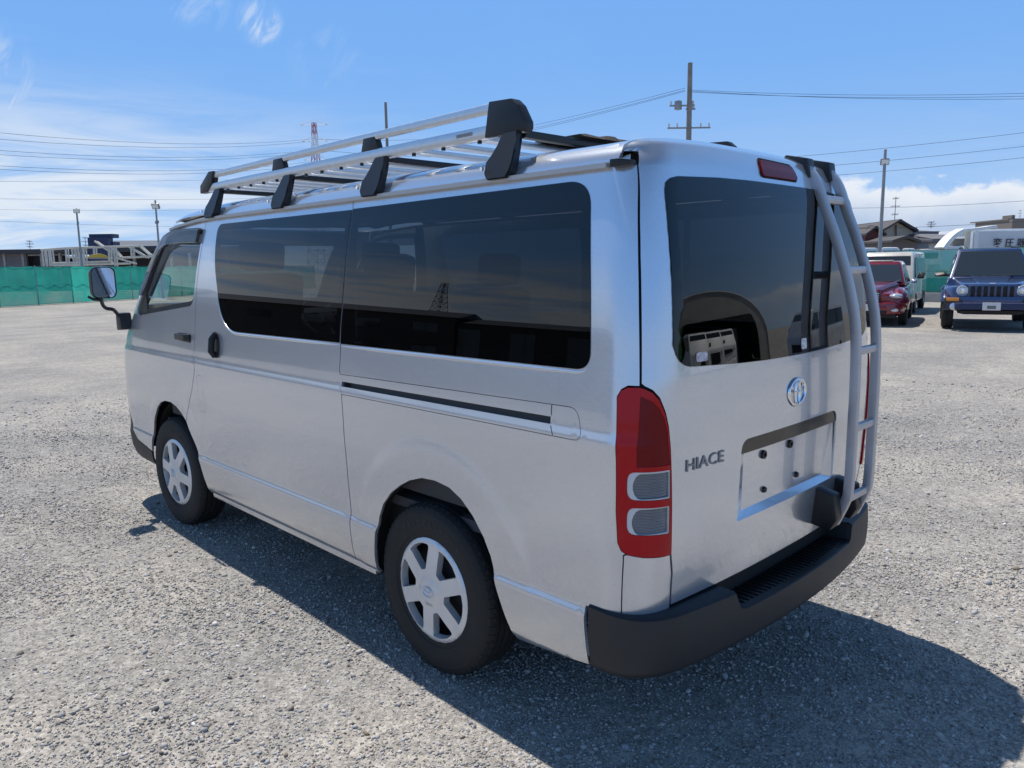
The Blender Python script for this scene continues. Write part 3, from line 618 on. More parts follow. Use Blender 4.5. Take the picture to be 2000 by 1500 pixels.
# ---- rear gate
def gate():
    aw = lambda t, z: -(float(WZ(min(z, 1.9))) + t)
    left = [(aw(.015, 1.9), 1.958), (aw(.015, 1.9), 1.90)] + [(aw(.015, z), z) for z in (1.86, 1.8, 1.7, 1.6, 1.5, 1.4, 1.32, 1.27, 1.238)]
    left += [(aw(t, z), z) for t, z in LAMP_IN[::-1][:-2]] + [(aw(-.15, .654), .654), (aw(-.15, .60), .60), (aw(-.15, .545), .545)]
    right = [(-a, z) for a, z in left[::-1]]
    out = offs(dens(left + right, .04), .0062)
    hw = [(-.70, 1.345), (-.690, 1.318), (-.676, 1.297), (-.655, 1.284), (-.631, 1.277), (-.40, 1.265), (-.2, 1.259), (0, 1.257)]
    ht = [(0, 1.841), (-.2, 1.841), (-.393, 1.838), (-.60, 1.829), (-.634, 1.822), (-.654, 1.810), (-.664, 1.788)]
    lw = hw[:-1] + [(-a, z) for a, z in hw[::-1]]; tw = [(-a, z) for a, z in ht[::-1]] + ht[1:]
    win = np.array(lw + tw); h = offs(win, .042)
    rec = rnd([(-.366, .742), (.366, .742), (.362, 1.014), (-.362, 1.014)], [.012, .012, .045, .045], 6)
    gp = panel('tailgate', GT, out, PAINT, VAN, holes=[h, rec], rows=ROWS, grid=(.05, .03), hflange=.006)
    rw = panel('rear_window', GT, win, PRIV, VAN, off=.003, flange=0)
    panel('window_border', GT, offs(win, .0006), MATS['black frit'], rw, holes=[h], off=.0015, flange=.004)
    # number-plate recess: sloping ledge at the foot, walls, back
    yb = float(YR(.9)) + .032; x0, x1 = -.366, .366; yo = lambda x: float(gate_f(np.array([x]), np.array([.75]))[0][1]) + .002
    v = []; n = 12
    for i in range(n + 1):
        x = x0 + (x1 - x0) * i / n; e = .060
        xi = x0 + e + (x1 - x0 - 2 * e) * i / n
        v += [(x, yo(x), .742), (xi, yb, .762), (xi, yb - .004, .965), (x, yo(x), 1.014)]
    f = [(4 * i + k, 4 * i + 4 + k, 4 * i + 5 + k, 4 * i + 1 + k) for i in range(n) for k in range(3)]
    pr = mesh('plate_recess', v, f + [(0, 1, 2, 3), (4 * n + 3, 4 * n + 2, 4 * n + 1, 4 * n)], PAINT, VAN)
    panel('garnish', GT, rnd([(-.361, .966), (.361, .966), (.358, 1.012), (-.358, 1.012)], [.004, .004, .04, .04], 6), M('dark garnish', (.06, .055, .05), .25, metal=.5, noise=(7, .5)), pr, off=-.004, flange=.03)
    for x, z in ((-.174, .930), (.02, .933)):
        lathe('plate_socket', [(.0, .001), (.0075, .001), (.0075, .008), (.0145, .008), (.0155, 0)], BLK, pr, n=16, axis='Z').matrix_local = Matrix.Translation((x, yb - .004, z)) @ Matrix.Rotation(math.radians(90), 4, 'X')
    for x, z in ((-.156, .802), (.086, .806)):
        lathe('plate_plug', [(0, .010), (.009, .009), (.012, 0)], BLK, pr, n=14, axis='Z').matrix_local = Matrix.Translation((x, yb - .001, z)) @ Matrix.Rotation(math.radians(90), 4, 'X')
    # brake light
    bl = panel('brake_light', GT, rnd([(-.118, 1.862), (.140, 1.862), (.135, 1.905), (-.105, 1.908)], .016), RED2, VAN, off=.007, flange=.012, grid=(.02, .012))
    panel('bezel', GT, rnd([(-.124, 1.857), (.146, 1.857), (.141, 1.910), (-.111, 1.913)], .02), SEAM, bl, off=.001, flange=.002)
    # emblem: rim and three interlocking ovals
    yE = float(YR(1.127)) - .004
    def ring(cx, cz, a, b_, w, r=.0045, dy=0., n=40):
        bm = bmesh.new(); rings = []
        for i in range(n):
            t = 2 * math.pi * i / n; c, s = math.cos(t), math.sin(t); wd = w if not callable(w) else w(t)
            rings.append([bm.verts.new((cx + (a + wd * dx) * c, yE + dy + dz * r, cz + (b_ + wd * dx) * s)) for dx, dz in ((-1, .6), (-.7, -.5), (0, -1), (.7, -.5), (1, .6))])
        for i in range(n):
            p, q = rings[i], rings[(i + 1) % n]
            for j in range(4): bm.faces.new((p[j], p[j + 1], q[j + 1], q[j]))
        return bm
    E_ = from_bm('emblem', ring(0, 1.127, .062, .045, .0068), CHR, VAN, angle=60)
    from_bm('oval', ring(0, 1.127, .0155, .043, .0044, dy=-.001), CHR, E_, angle=60)
    from_bm('oval', ring(0, 1.147, .044, .0175, .0044, dy=-.001), CHR, E_, angle=60)
    # lettering
    P0 = gate_f(np.array([-.560]), np.array([.981]))[0]; tx = gate_f(np.array([-.540]), np.array([.981]))[0] - gate_f(np.array([-.58]), np.array([.981]))[0]; tx /= np.linalg.norm(tx)
    M4 = Matrix(((tx[0], 0, tx[1], P0[0]), (tx[1], 0, -tx[0], P0[1] - .0022), (0, 1, 0, P0[2]), (0, 0, 0, 1)))
    M4 = M4 @ Matrix.Shear('XZ', 4, (0, 0)) if False else M4
    text_mesh('lettering', 'HIACE', .052, M('badge grey', (.25, .245, .24), .5, metal=.1), VAN, M4, extrude=.0007, bold=.0003, width=.190)
    # stickers on the glass
    for nm, x, z, w, hh, c in (('sticker', -.575, 1.302, .055, .028, (.55, .50, .54)), ('sticker', .055, 1.292, .042, .038, (.62, .63, .64))):
        panel(nm, GT, rnd([(x - w / 2, z - hh / 2), (x + w / 2, z - hh / 2), (x + w / 2, z + hh / 2), (x - w / 2, z + hh / 2)], .008), M('sticker %.2f' % x, c, .5, noise=(90, .6)), rw, off=.0045, flange=0)
gate()
# ---- roof
def roof():
    e = .247; out = [(-.735, e + .004), (-.6, e), (0, e), (.6, e), (.735, e + .004), (.735, 2.9), (.728, 3.3), (.722, 3.60), (.6, 3.72), (.3, 3.77), (0, 3.785), (-.3, 3.77), (-.6, 3.72), (-.722, 3.60), (-.728, 3.3), (-.735, 2.9)]
    xr = [.3, .45, .55, .60, .64, .67, .69, .705, .716, .724, .730]
    r = panel('roof', fs(lambda y, x: RT(x, y), flip=True), [(y, x) for x, y in out], PAINT, VAN, grid=(.07, .10), step=.03, rows=tuple(sorted([-x for x in xr] + xr + [0.])))
    ribbon('door_seal', fs(lambda x, y: RT(x, y)), [(x, .244) for x in np.linspace(-.72, .72, 30)], .05, -.013, SEAM, VAN)
roof()
# ---- nose (hidden from behind, but it closes the body)
def nose():
    az = lambda t, z: float(YF(z) - (YR(z) + .035 * (WZ(z) / .75) ** 2.2) + WZ(z) - TAP(YF(z))) - t
    e = [(3.50, 1.858), (3.62, 1.745), (3.90, 1.535), (4.29, 1.25), (4.40, 1.15), (4.46, 1.0), (4.46, .78)]
    L_ = [(-az(t, z), z) for t, z in e]; out = offs(dens(L_ + [(-a, z) for a, z in L_[::-1]], .05), .0026)
    ws = rnd([(-.62, 1.80), (-.73, 1.32), (.73, 1.32), (.62, 1.80)], .05)
    panel('front_panel', FT, out, PAINT, VAN, holes=[offs(ws, .04)], grid=(.06, .05), step=.04)
    panel('windscreen', FT, ws, CLR, VAN, off=.003, flange=0, grid=(.06, .05))
    lo = [(4.46, .775), (4.40, .62), (4.30, .50), (4.20, .445), (3.912, .405), (3.92, .30)]
    L2 = [(-az(t, z), z) for t, z in lo]; out = offs(dens(L2 + [(-a, z) for a, z in L2[::-1]], .05), .0026)
    panel('front_bumper', FT, out, BUMP, VAN, grid=(.06, .05), step=.04)
    for s in (-1, 1): panel('headlight', FT, rnd([(s * .45, .84), (s * .78, .86), (s * .80, 1.02), (s * .50, .98)], .03), CLRL, VAN, off=.004)
    panel('grille', FT, rnd([(-.42, .85), (.42, .85), (.44, .97), (-.44, .97)], .03), BLK, VAN, off=.004)
nose()
# ---- rear bumper with the step
def rear_bumper():
    W_, R_ = .852, .17
    def bf(u, z):
        """u in metres round the back; beyond W_-R_ it wraps on to the sides"""
        u, z = np.broadcast_arrays(np.asarray(u, float), np.asarray(z, float)); s = np.abs(u)
        bulge = .010 * np.cos((z - .46) / .09 * 1.2)
        yb = -.030 - bulge + .035 * (np.clip(.375 - z, 0, 1) / .04) ** 2
        conv = lambda x: yb + .095 * (np.abs(x) / .85) ** 2.2
        w = W_ + 0 * z; c0 = np.stack([w - R_, conv(w - R_)], -1); c1 = np.stack([w, conv(w) - .012], -1); c2 = np.stack([w, conv(w) + R_ * .85], -1)
        tt = np.clip((s - (w - R_)) / (2 * R_), 0, 1)[..., None]
        cor = (1 - tt) ** 2 * c0 + 2 * tt * (1 - tt) * c1 + tt ** 2 * c2
        fl = np.stack([s, conv(s)], -1); sd = np.stack([w, c2[..., 1] + (s - (w + R_))], -1)
        xy = np.where((s < w - R_)[..., None], fl, np.where((s < w + R_)[..., None], cor, sd))
        lowin = .03 * (np.clip(.375 - z, 0, 1) / .05) ** 2 + .004 * np.clip((s - .9) / .2, 0, 1)
        return np.stack([np.sign(u) * (xy[..., 0] - lowin), xy[..., 1], z], -1)
    BS = fs(bf); ue = 1.085; zt = .538
    nt_ = [(-.450, zt), (-.440, .51), (-.428, .484), (-.40, .474), (.40, .474), (.428, .484), (.440, .51), (.450, zt)]
    out = [(-ue, zt)] + [(u, zt) for u in np.linspace(-ue + .05, -.48, 14)] + nt_ + [(u, zt) for u in np.linspace(.48, ue - .05, 14)] + [(ue, zt - .008), (ue + .004, .44), (ue - .02, .338), (.98, .328), (.85, .326), (.6, .345), (-.6, .345), (-.85, .326), (-.98, .328), (-ue + .02, .338), (-ue - .004, .44)]
    rb = panel('rear_bumper', BS, out, BUMP, VAN, grid=(.04, .02), flange=.02, step=.03)
    def shelf(u0, u1, z, dep, nm, mat, parent, n=22):
        us = np.linspace(u0, u1, n); P = bf(us, np.full(n, z)); v = []
        for u, p in zip(us, P):
            e = 1e-3; d = bf(np.array([u + e]), np.array([z]))[0] - p; nn = np.array([-d[1], d[0], 0]); nn /= np.linalg.norm(nn)
            v += [tuple(p), tuple(p + nn * .010 + np.array([0, 0, .006])), tuple(p + nn * dep + np.array([0, 0, .004]))]
        f = [(3 * i + k, 3 * i + 3 + k, 3 * i + 4 + k, 3 * i + 1 + k) for i in range(n - 1) for k in (0, 1)]
        return mesh(nm, v, f, mat, parent, smooth=True)
    shelf(-ue, -.450, zt, .08, 'bumper_shelf', BUMP, rb, 30); shelf(.450, ue, zt, .08, 'bumper_shelf', BUMP, rb, 30)
    shelf(-.43, .43, .474, .13, 'step_tread', BLK, rb, 30)
    bm = bmesh.new()
    for i in range(30):
        x = -.40 + .80 * i / 29; y = float(bf(np.array([x]), np.array([.50]))[0][1]); bm_box(bm, (x, y + .066, .4815), (.010, .085, .006), .002)
    from_bm('tread_rib', bm, BLK, rb)['kind'] = 'stuff'
    for s in (-1, 1):
        y0 = float(bf(np.array([.44]), np.array([.51]))[0][1]); mesh('step_wall', [(s * .430, y0, .476), (s * .450, y0 + .002, zt), (s * .450, .10, zt + .004), (s * .430, .10, .476)], [(0, 1, 2, 3)], BUMP, rb)
    mesh('step_wall', [(-.47, .082, .46), (.47, .082, .46), (.47, .082, .56), (-.47, .082, .56)], [(0, 1, 2, 3)], SEAM, rb)
rear_bumper()
# ---- wheels
def make_wheel():
    w = lathe('wheel', [(.03, -.01), (.19, -.012), (.195, -.07), (.20, -.09)], M('steel wheel', (.03, .03, .032), .6, metal=.5), VAN, n=40)
    # tyre: sidewalls with bead and lettering ring, shoulders and four tread grooves
    T = [(.196, -.078), (.204, -.086), (.212, -.0885), (.226, -.090), (.229, -.0935), (.262, -.0985), (.285, -.0985), (.300, -.0955), (.303, -.0965), (.316, -.0925), (.326, -.086), (.334, -.077), (.338, -.066)]
    for g in (-.048, -.016, .016, .048): T += [(.3415, g - .0055), (.334, g - .0040), (.334, g + .0040), (.3415, g + .0055)]
    T += [(.338, .066), (.334, .077), (.326, .086), (.316, .0925), (.285, .0985), (.262, .0985), (.226, .090), (.204, .086), (.196, .078)]
    ty = lathe('tyre', T, RUB, w, n=96, angle=28)
    # shoulder blocks
    bm = bmesh.new(); n = 60
    for i in range(n):
        a = 2 * math.pi * (i + .5) / n
        for sx in (-1, 1):
            R4 = Matrix.Rotation(a, 4, 'X') @ Matrix.Translation((sx * .0735, 0, .3305)) @ Matrix.Rotation(sx * math.radians(32), 4, 'Y')
            vs = bm_box(bm, (0, 0, 0), (.030, .0205, .012), .0025, Matrix.Identity(4), 1)
            for v in vs: v.co = R4 @ v.co
    from_bm('tread_block', bm, RUB, w, angle=30)['kind'] = 'stuff'
    # moulded maker's lettering round the sidewall (only hinted in the photograph)
    LM = M('tyre lettering', (.030, .030, .030), .7)
    for i, ch in enumerate('BRIDGESTONE'):
        f = math.radians(-34 + 7.4 * i); r_ = .268; cf, sf = math.cos(f), math.sin(f)
        text_mesh('tyre_letter', ch, .030, LM, w, Matrix(((0, 0, -1, -.0990), (-cf, -sf, 0, -r_ * sf), (-sf, cf, 0, r_ * cf), (0, 0, 0, 1))), extrude=.0008, bold=.0006)
    # wheel cover with six wide spokes
    hgt = pchip([0, .03, .05, .058, .10, .150, .172, .184, .203, .214], [.034, .033, .030, .024, .020, .015, .012, .014, .008, -.006])
    HS = fs(lambda a, b: np.stack([-(.086 + hgt(np.hypot(a, b)) * .8), a, b], -1), flip=True)
    holes = []
    for k in range(6):
        c = math.radians(60 * k + 8); hw = .0315; o = []
        for r, sg in ((.088, -1), (.187, -1), (.187, 1), (.088, 1)):
            da = math.radians(30) - math.asin(hw / r); o.append((r * math.cos(c + sg * da), r * math.sin(c + sg * da)))
        mid = [(.190 * math.cos(c + d), .190 * math.sin(c + d)) for d in (-.14, 0., .14)]
        holes.append(rnd([o[0], o[1]] + mid + [o[2], o[3]], [.006, .01, 0, 0, 0, .01, .006], 3))
    circ_ = [(.213 * math.cos(t), .213 * math.sin(t)) for t in np.linspace(0, 2 * math.pi, 72, endpoint=False)]
    hc = panel('wheel_cover', HS, circ_, CAP, w, holes=holes, grid=(.014, .014), step=.012, flange=.012, hflange=.030)
    lathe('brake_drum', [(.0, -.035), (.13, -.035), (.14, -.02), (.14, .03)], M('rusty drum', (.035, .030, .027), .8, noise=(20, .3)), w, n=32)
    def ring(cy, cz, a, b_, wd, nm):
        bm = bmesh.new(); n = 32; rr = []
        for i in range(n):
            t = 2 * math.pi * i / n; c, s = math.cos(t), math.sin(t); rr.append([bm.verts.new((-.1145 - dz * .003, cy + (a + wd * dx) * c, cz + (b_ + wd * dx) * s)) for dx, dz in ((-1, -.5), (0, .7), (1, -.5))])
        for i in range(n):
            for j in range(2): bm.faces.new((rr[i][j], rr[i][j + 1], rr[(i + 1) % n][j + 1], rr[(i + 1) % n][j]))
        return from_bm(nm, bm, CAP, w, angle=60)
    ring(0, 0, .030, .021, .003, 'emblem'); ring(0, 0, .0085, .0195, .0024, 'emblem'); ring(0, .008, .021, .009, .0024, 'emblem')
    return w
def copy_tree(o, parent=None, dep=0):
    c = o.copy(); COL.objects.link(c); c.parent = parent
    for ch in [x for x in o.children]: copy_tree(ch, c)
    return c
w0 = make_wheel()
for i, (x, y, rz, rx) in enumerate(((-.727, 1.083, 0, 0), (-.727, 3.653, math.radians(2), .55), (.727, 1.083, math.pi, .3), (.727, 3.653, math.pi, .9))):
    w = w0 if i == 0 else copy_tree(w0, VAN)
    w.location = (x, y, .333); w.rotation_euler = (rx, 0, rz); w.rotation_mode = 'XYZ'
    if rz > 3: w.rotation_euler = (0, 0, math.pi)
# ---- underbody and interior
def inside():
    box('floor_pan', (0, 2.4, .55), (1.50, 4.2, .10), SEAM, VAN); box('chassis', (0, 2.35, .40), (.98, 4.3, .22), SEAM, VAN, bev=.02)
    lathe('axle', [(.05, -.62), (.06, 0), (.05, .62)], SEAM, VAN, n=12, loc=(0, 1.083, .34))
    box('floor', (0, 2.0, .63), (1.54, 3.7, .04), M('cargo floor', (.06, .06, .065), .9), VAN)
    lin = panel('headliner', fs(lambda x, y: np.stack(np.broadcast_arrays(x, y, roof_z(x, y) - .035), -1)), [(-.70, .30), (.70, .30), (.70, 3.55), (-.70, 3.55)], M('headliner', (.22, .22, .22), .95), VAN, grid=(.1, .15), step=.1, flange=0)
    def seat(x, y, w, h=.62, z0=.66, head=True):
        s = box('seat', (x, y + .22, z0 + .26), (w, .48, .14), GRYI, VAN, bev=.04)
        bm = bmesh.new(); rot = Matrix.Rotation(math.radians(10), 4, 'X'); bm_box(bm, (x, y - .06, z0 + .28 + h / 2), (w * .98, .13, h), .045, rot); from_bm('backrest', bm, GRYI, s)
        if head:
            for hx in ([x] if w < .7 else [x - w * .3, x + w * .3]):
                bm = bmesh.new(); bm_box(bm, (hx, y - .13, z0 + .28 + h + .10), (.26, .10, .17), .035, rot); from_bm('headrest', bm, GRYI, s)
    seat(-.42, 3.25, .52); seat(.42, 3.25, .52); seat(0, 2.05, 1.22, .52)
    box('dashboard', (0, 4.12, 1.10), (1.36, .42, .36), DKI, VAN, bev=.08)
    bm = bmesh.new(); R4 = Matrix.Translation((.40, 3.82, 1.22)) @ Matrix.Rotation(math.radians(50), 4, 'X')
    for i in range(28):
        pass
    sweep(bm, [R4 @ Vector((.185 * math.cos(t), .185 * math.sin(t), 0)) for t in np.linspace(0, 2 * math.pi, 29)], circ(.015, 8), up=R4.to_3x3() @ Vector((0, 0, 1)))
    for t in (.3, math.pi - .3, -math.pi / 2): sweep(bm, [R4 @ Vector((0, 0, -.02)), R4 @ Vector((.18 * math.cos(t), .18 * math.sin(t), 0))], circ(.018, 6))
    bm_box(bm, tuple(R4.translation), (.12, .10, .05), .02, R4.to_3x3().to_4x4()); from_bm('steering_wheel', bm, DKI, VAN)
    tube('gear_lever', [(.05, 3.95, 1.12), (.10, 3.72, 1.22)], circ(.012, 8), DKI, VAN)
    for s in (-1, 1): box('side_trim', (s * .76, 2.1, .95), (.03, 3.3, .52), DKI, VAN, bev=.01)
    box('rear_trim', (0, .17, .90), (1.30, .03, .55), DKI, VAN, bev=.01)
inside()
# ---- door mirrors
def mirror(sgn):
    X = lambda x: sgn * x
    base = hull('door_mirror', [(X(x), y, z) for x in (.785, .862) for y, z in ((4.30, 1.20), (4.40, 1.19), (4.32, 1.31), (4.40, 1.31))], BLK, VAN, bev=.012)
    tube('arm', smooth_path([(X(.845), 4.34, 1.27), (X(.875), 4.335, 1.315), (X(.895), 4.33, 1.335), (X(.935), 4.33, 1.345), (X(.955), 4.33, 1.375), (X(.958), 4.33, 1.42)], 5), circ(.012, 8), BLK, base, up=Vector((0, 1, 0)))
    c = Vector((X(.938), 4.345, 1.512)); w, h = .150, .205
    bm = bmesh.new(); sec = rrect(w, h, .04, 5)
    R4 = Matrix.Rotation(math.radians(sgn * -4), 4, 'Z')
    rings = []
    for dy, k in ((-.022, .985), (-.026, 1.0), (.0, 1.02), (.035, .93), (.055, .70)):
        rings.append([bm.verts.new(c + R4 @ Vector((x * k, dy, z * k))) for x, z in sec])
    for a, b in zip(rings, rings[1:]):
        for j in range(len(sec)): bm.faces.new((a[j], a[(j + 1) % len(sec)], b[(j + 1) % len(sec)], b[j]))
    bm.faces.new(rings[-1]); from_bm('housing', bm, BLK, base, angle=50)
    bm = bmesh.new(); bm.faces.new([bm.verts.new(c + R4 @ Vector((x * .93, -.020, z * .95))) for x, z in sec]); from_bm('mirror_glass', bm, CHR, base)
    bm = bmesh.new(); sec2 = rrect(.12, .05, .02, 3)
    tube('lower_arm', smooth_path([(X(.958), 4.33, 1.40), (X(1.0), 4.335, 1.405), (X(1.035), 4.34, 1.425)], 4), circ(.009, 6), BLK, base, up=Vector((0, 1, 0)))
for s in (-1, 1): mirror(s)
# ---- roof rack
def rack():
    XR = .685; ZL = 2.036; rail = rrect(.028, .045, .006, 2); y0, y1 = .70, 3.22
    rk = tube('roof_rack', [(-XR, y0, ZL), (-XR, y1, ZL)], rail, ALU, VAN); tube('side_rail', [(XR, y0, ZL), (XR, y1, ZL)], rail, ALU, rk)
    for s in (-1, 1):
        tube('guard_rail', smooth_path([(s * (XR + .004), .80, 2.112), (s * (XR + .002), 1.6, 2.110), (s * XR, 2.4, 2.106), (s * XR, 3.12, 2.102)], 4), rrect(.022, .034, .006, 2), ALU, rk)
        # big end caps at the rear, small ones at the front
        hull('end_cap', [(s * x, y, z) for x in (XR - .022, XR + .024) for y, z in ((.655, 2.026), (.655, 2.046), (.688, 2.102), (.716, 2.126), (.825, 2.132), (.850, 2.014), (.665, 2.012))], BLK, rk, bev=.006)
        hull('end_cap', [(s * x, y, z) for x in (XR - .018, XR + .02) for y, z in ((3.06, 2.120), (3.12, 2.122), (3.245, 2.055), (3.25, 2.012), (3.16, 2.012), (3.09, 2.06))], BLK, rk, bev=.005)
        for y in (1.56, 2.34):
            hull('upright', [(s * x, y + d, z) for x in (XR - .014, XR + .014) for d, z in ((-.062, 2.055), (.062, 2.055), (-.042, 2.108), (.042, 2.108))], BLK, rk, bev=.004)
        for y in (.725, 1.475, 2.235, 3.005):
            # clamp foot: wide jaw on the gutter, waisted leg leaning in to the rail
            pr = [(-.050, 1.862), (.052, 1.862), (.075, 1.885), (.078, 1.925), (.050, 1.945), (.040, 1.975), (.028, 2.000), (.030, 2.020), (-.050, 2.020), (-.052, 1.985), (-.060, 1.955), (-.064, 1.915), (-.062, 1.885)]
            bm = bmesh.new(); rr = []
            for k in (0, 1):
                ring = []
                for dy, z in pr:
                    xc = .757 - (z - 1.862) / .16 * .055; th = .020 if z < 1.95 else .014
                    ring.append(bm.verts.new((s * (xc + (th if k else -th)), y + dy * .9, z)))
                rr.append(ring)
            n = len(pr)
            for j in range(n): bm.faces.new((rr[0][j], rr[0][(j + 1) % n], rr[1][(j + 1) % n], rr[1][j]))
            bm.faces.new(rr[0]); bm.faces.new(rr[1][::-1]); bmesh.ops.bevel(bm, geom=[e for e in bm.edges], offset=.004, segments=2, affect='EDGES')
            ft = from_bm('clamp_foot', bm, BLK, rk)
            lathe('bolt', [(0, .006), (.007, .006), (.008, 0)], CHR, rk, n=10, axis='X', loc=(0, 0, 0)).matrix_local = Matrix.Translation((s * .778, y + .062, 1.90)) @ Matrix.Rotation(0 if s > 0 else math.pi, 4, 'Z')
    for y in (.70, 1.475, 2.235, 3.05):
        tube('cross_beam', [(-XR + .01, y, 2.012), (XR - .01, y, 2.012)], rrect(.034, .026, .005, 2), BLK, rk)
    slats = [.90, 1.10, 1.28, 1.64, 1.80, 1.96, 2.10, 2.38, 2.52, 2.66, 2.80, 2.93]
    for y in slats:
        tube('slat', [(-XR + .012, y, 2.022), (XR - .012, y, 2.022)], rrect(.060, .018, .004, 2), ALU, rk)
        lathe('slat_bolt', [(0, -.010), (.008, -.010), (.008, 0)], BLK, rk, n=8, axis='Z', loc=(-XR, y, 2.014))
    box('maker_plate', (-XR - .0145, .965, 2.040), (.0015, .085, .012), M('plate print', (.25, .25, .26), .5, noise=(160, .5)), rk)
    # worn strip of matting lying on the rear slats
    n = 16; v = []
    for i in range(n):
        x = -.40 + .42 * i / (n - 1)
        for y, z in ((.66, 2.030), (.68, 2.040 + .003 * math.sin(i * 1.3) + .008 * math.exp(-((i - 7) / 4) ** 2)), (.90, 2.041 + .003 * math.sin(i * .9)), (.92, 2.032)): v.append((x, y + .004 * math.sin(i * 3.3), z))
    f = [(4 * i + k, 4 * i + 4 + k, 4 * i + 5 + k, 4 * i + 1 + k) for i in range(n - 1) for k in range(3)] + [(0, 1, 2, 3), (4 * n - 1, 4 * n - 2, 4 * n - 3, 4 * n - 4)]
    o = mesh('mat_strip', v, f, M('weathered matting', (.05, .042, .036), .95, noise=(25, .5), bump=(60, .6, .006))); tag(o, 'worn dark brown matting strip lying across the rear of the roof rack', 'matting')
rack()
# ---- rear ladder
def ladder():
    sec = rrect(.034, .027, .005, 2); up = Vector((0, -1, .05))
    def rail_(x): return smooth_path([(x, .175, 1.935), (x, .125, 1.880), (x, .078, 1.765), (x, .030, 1.645), (x, -.022, 1.48), (x, -.052, 1.33), (x, -.060, 1.14), (x, -.060, .92), (x, -.058, .735), (x, -.048, .680), (x, -.012, .592)], 5)
    ld = tube('rear_ladder', rail_(.280), sec, LAD, VAN, up=Vector((1, 0, 0)), angle=32); tube('ladder_rail', rail_(.468), sec, LAD, ld, up=Vector((1, 0, 0)), angle=32)
    for z, y in ((1.805, .095), (1.545, -.002), (1.250, -.056), (.962, -.060), (.690, -.050)):
        tube('rung', [(.285, y, z), (.463, y, z)], rrect(.024, .030, .008, 2), LAD, ld)
    for x in (.280, .468):
        hull('top_bracket', [(x + dx, y, z) for dx in (-.028, .028) for y, z in ((.135, 1.885), (.145, 1.955), (.23, 1.975), (.25, 1.955), (.20, 1.91), (.165, 1.87))], BLK, ld, bev=.006)
        hull('bottom_bracket', [(x - .035 + dx, y, z) for dx in (-.030, .026) for y, z in ((.055, .735), (.055, .585), (-.030, .715), (-.045, .62), (-.02, .575))], BLK, ld, bev=.008)
        box('rail_foot', (x, -.006, .588), (.034, .03, .022), BLK, ld, bev=.005)
        tube('strap', [(x - .06, .052, .75), (x - .062, .056, .60), (x - .064, .075, .54)], rrect(.016, .005, .002, 1), BLK, ld)
ladder()
# ================================================================== surroundings
CONC = M('grey concrete', (.34, .33, .31), .85, noise=(3, .2)); STEEL = M('galvanised steel', (.30, .31, .32), .55, metal=.4, noise=(5, .15)); WIRE = M('power cable', (.03, .03, .035), .7)
CREAM = M('cream steel', (.62, .58, .50), .6, noise=(2, .15)); NAVY = M('navy paint', (.015, .03, .09), .5, noise=(2, .2)); WHT = M('white paint', (.78, .78, .77), .4, noise=(2, .06)); DGL = M('car glass', (.025, .033, .038), .04, spec=.9, coat=.6)
def net_material(name, dens_, col):
    m = bpy.data.materials.new(name); m.use_nodes = True; nt = m.node_tree; nt.nodes.clear(); L = nt.links
    o = nt.nodes.new('ShaderNodeOutputMaterial'); t = nt.nodes.new('ShaderNodeBsdfTransparent'); d = nt.nodes.new('ShaderNodeBsdfDiffuse'); tr = nt.nodes.new('ShaderNodeBsdfTranslucent')
    geo = nt.nodes.new('ShaderNodeNewGeometry'); n = nt.nodes.new('ShaderNodeTexNoise'); n.inputs['Scale'].default_value = 1.1; n.inputs['Detail'].default_value = 6; L.new(geo.outputs['Position'], n.inputs['Vector'])
    mr = nt.nodes.new('ShaderNodeMapRange'); mr.inputs[1].default_value = .3; mr.inputs[2].default_value = .7; mr.inputs[3].default_value = dens_ - .10; mr.inputs[4].default_value = min(1, dens_ + .10); L.new(n.outputs[0], mr.inputs[0])
    mx = nt.nodes.new('ShaderNodeMix'); mx.data_type = 'RGBA'; mx.inputs[6].default_value = (*[c * .8 for c in col], 1); mx.inputs[7].default_value = (*[c * 1.2 for c in col], 1); L.new(n.outputs[0], mx.inputs[0])
    L.new(mx.outputs[2], d.inputs[0]); L.new(mx.outputs[2], tr.inputs[0])
    a = nt.nodes.new('ShaderNodeMixShader'); a.inputs[0].default_value = .45; L.new(d.outputs[0], a.inputs[1]); L.new(tr.outputs[0], a.inputs[2])
    b = nt.nodes.new('ShaderNodeMixShader'); L.new(mr.outputs[0], b.inputs[0]); L.new(t.outputs[0], b.inputs[1]); L.new(a.outputs[0], b.inputs[2]); L.new(b.outputs[0], o.inputs[0]); return m
NET = net_material('green netting', .88, (.045, .38, .29)); NET3 = net_material('thin green netting', .62, (.065, .50, .40)); NET2 = net_material('doubled green netting', .95, (.07, .58, .42))
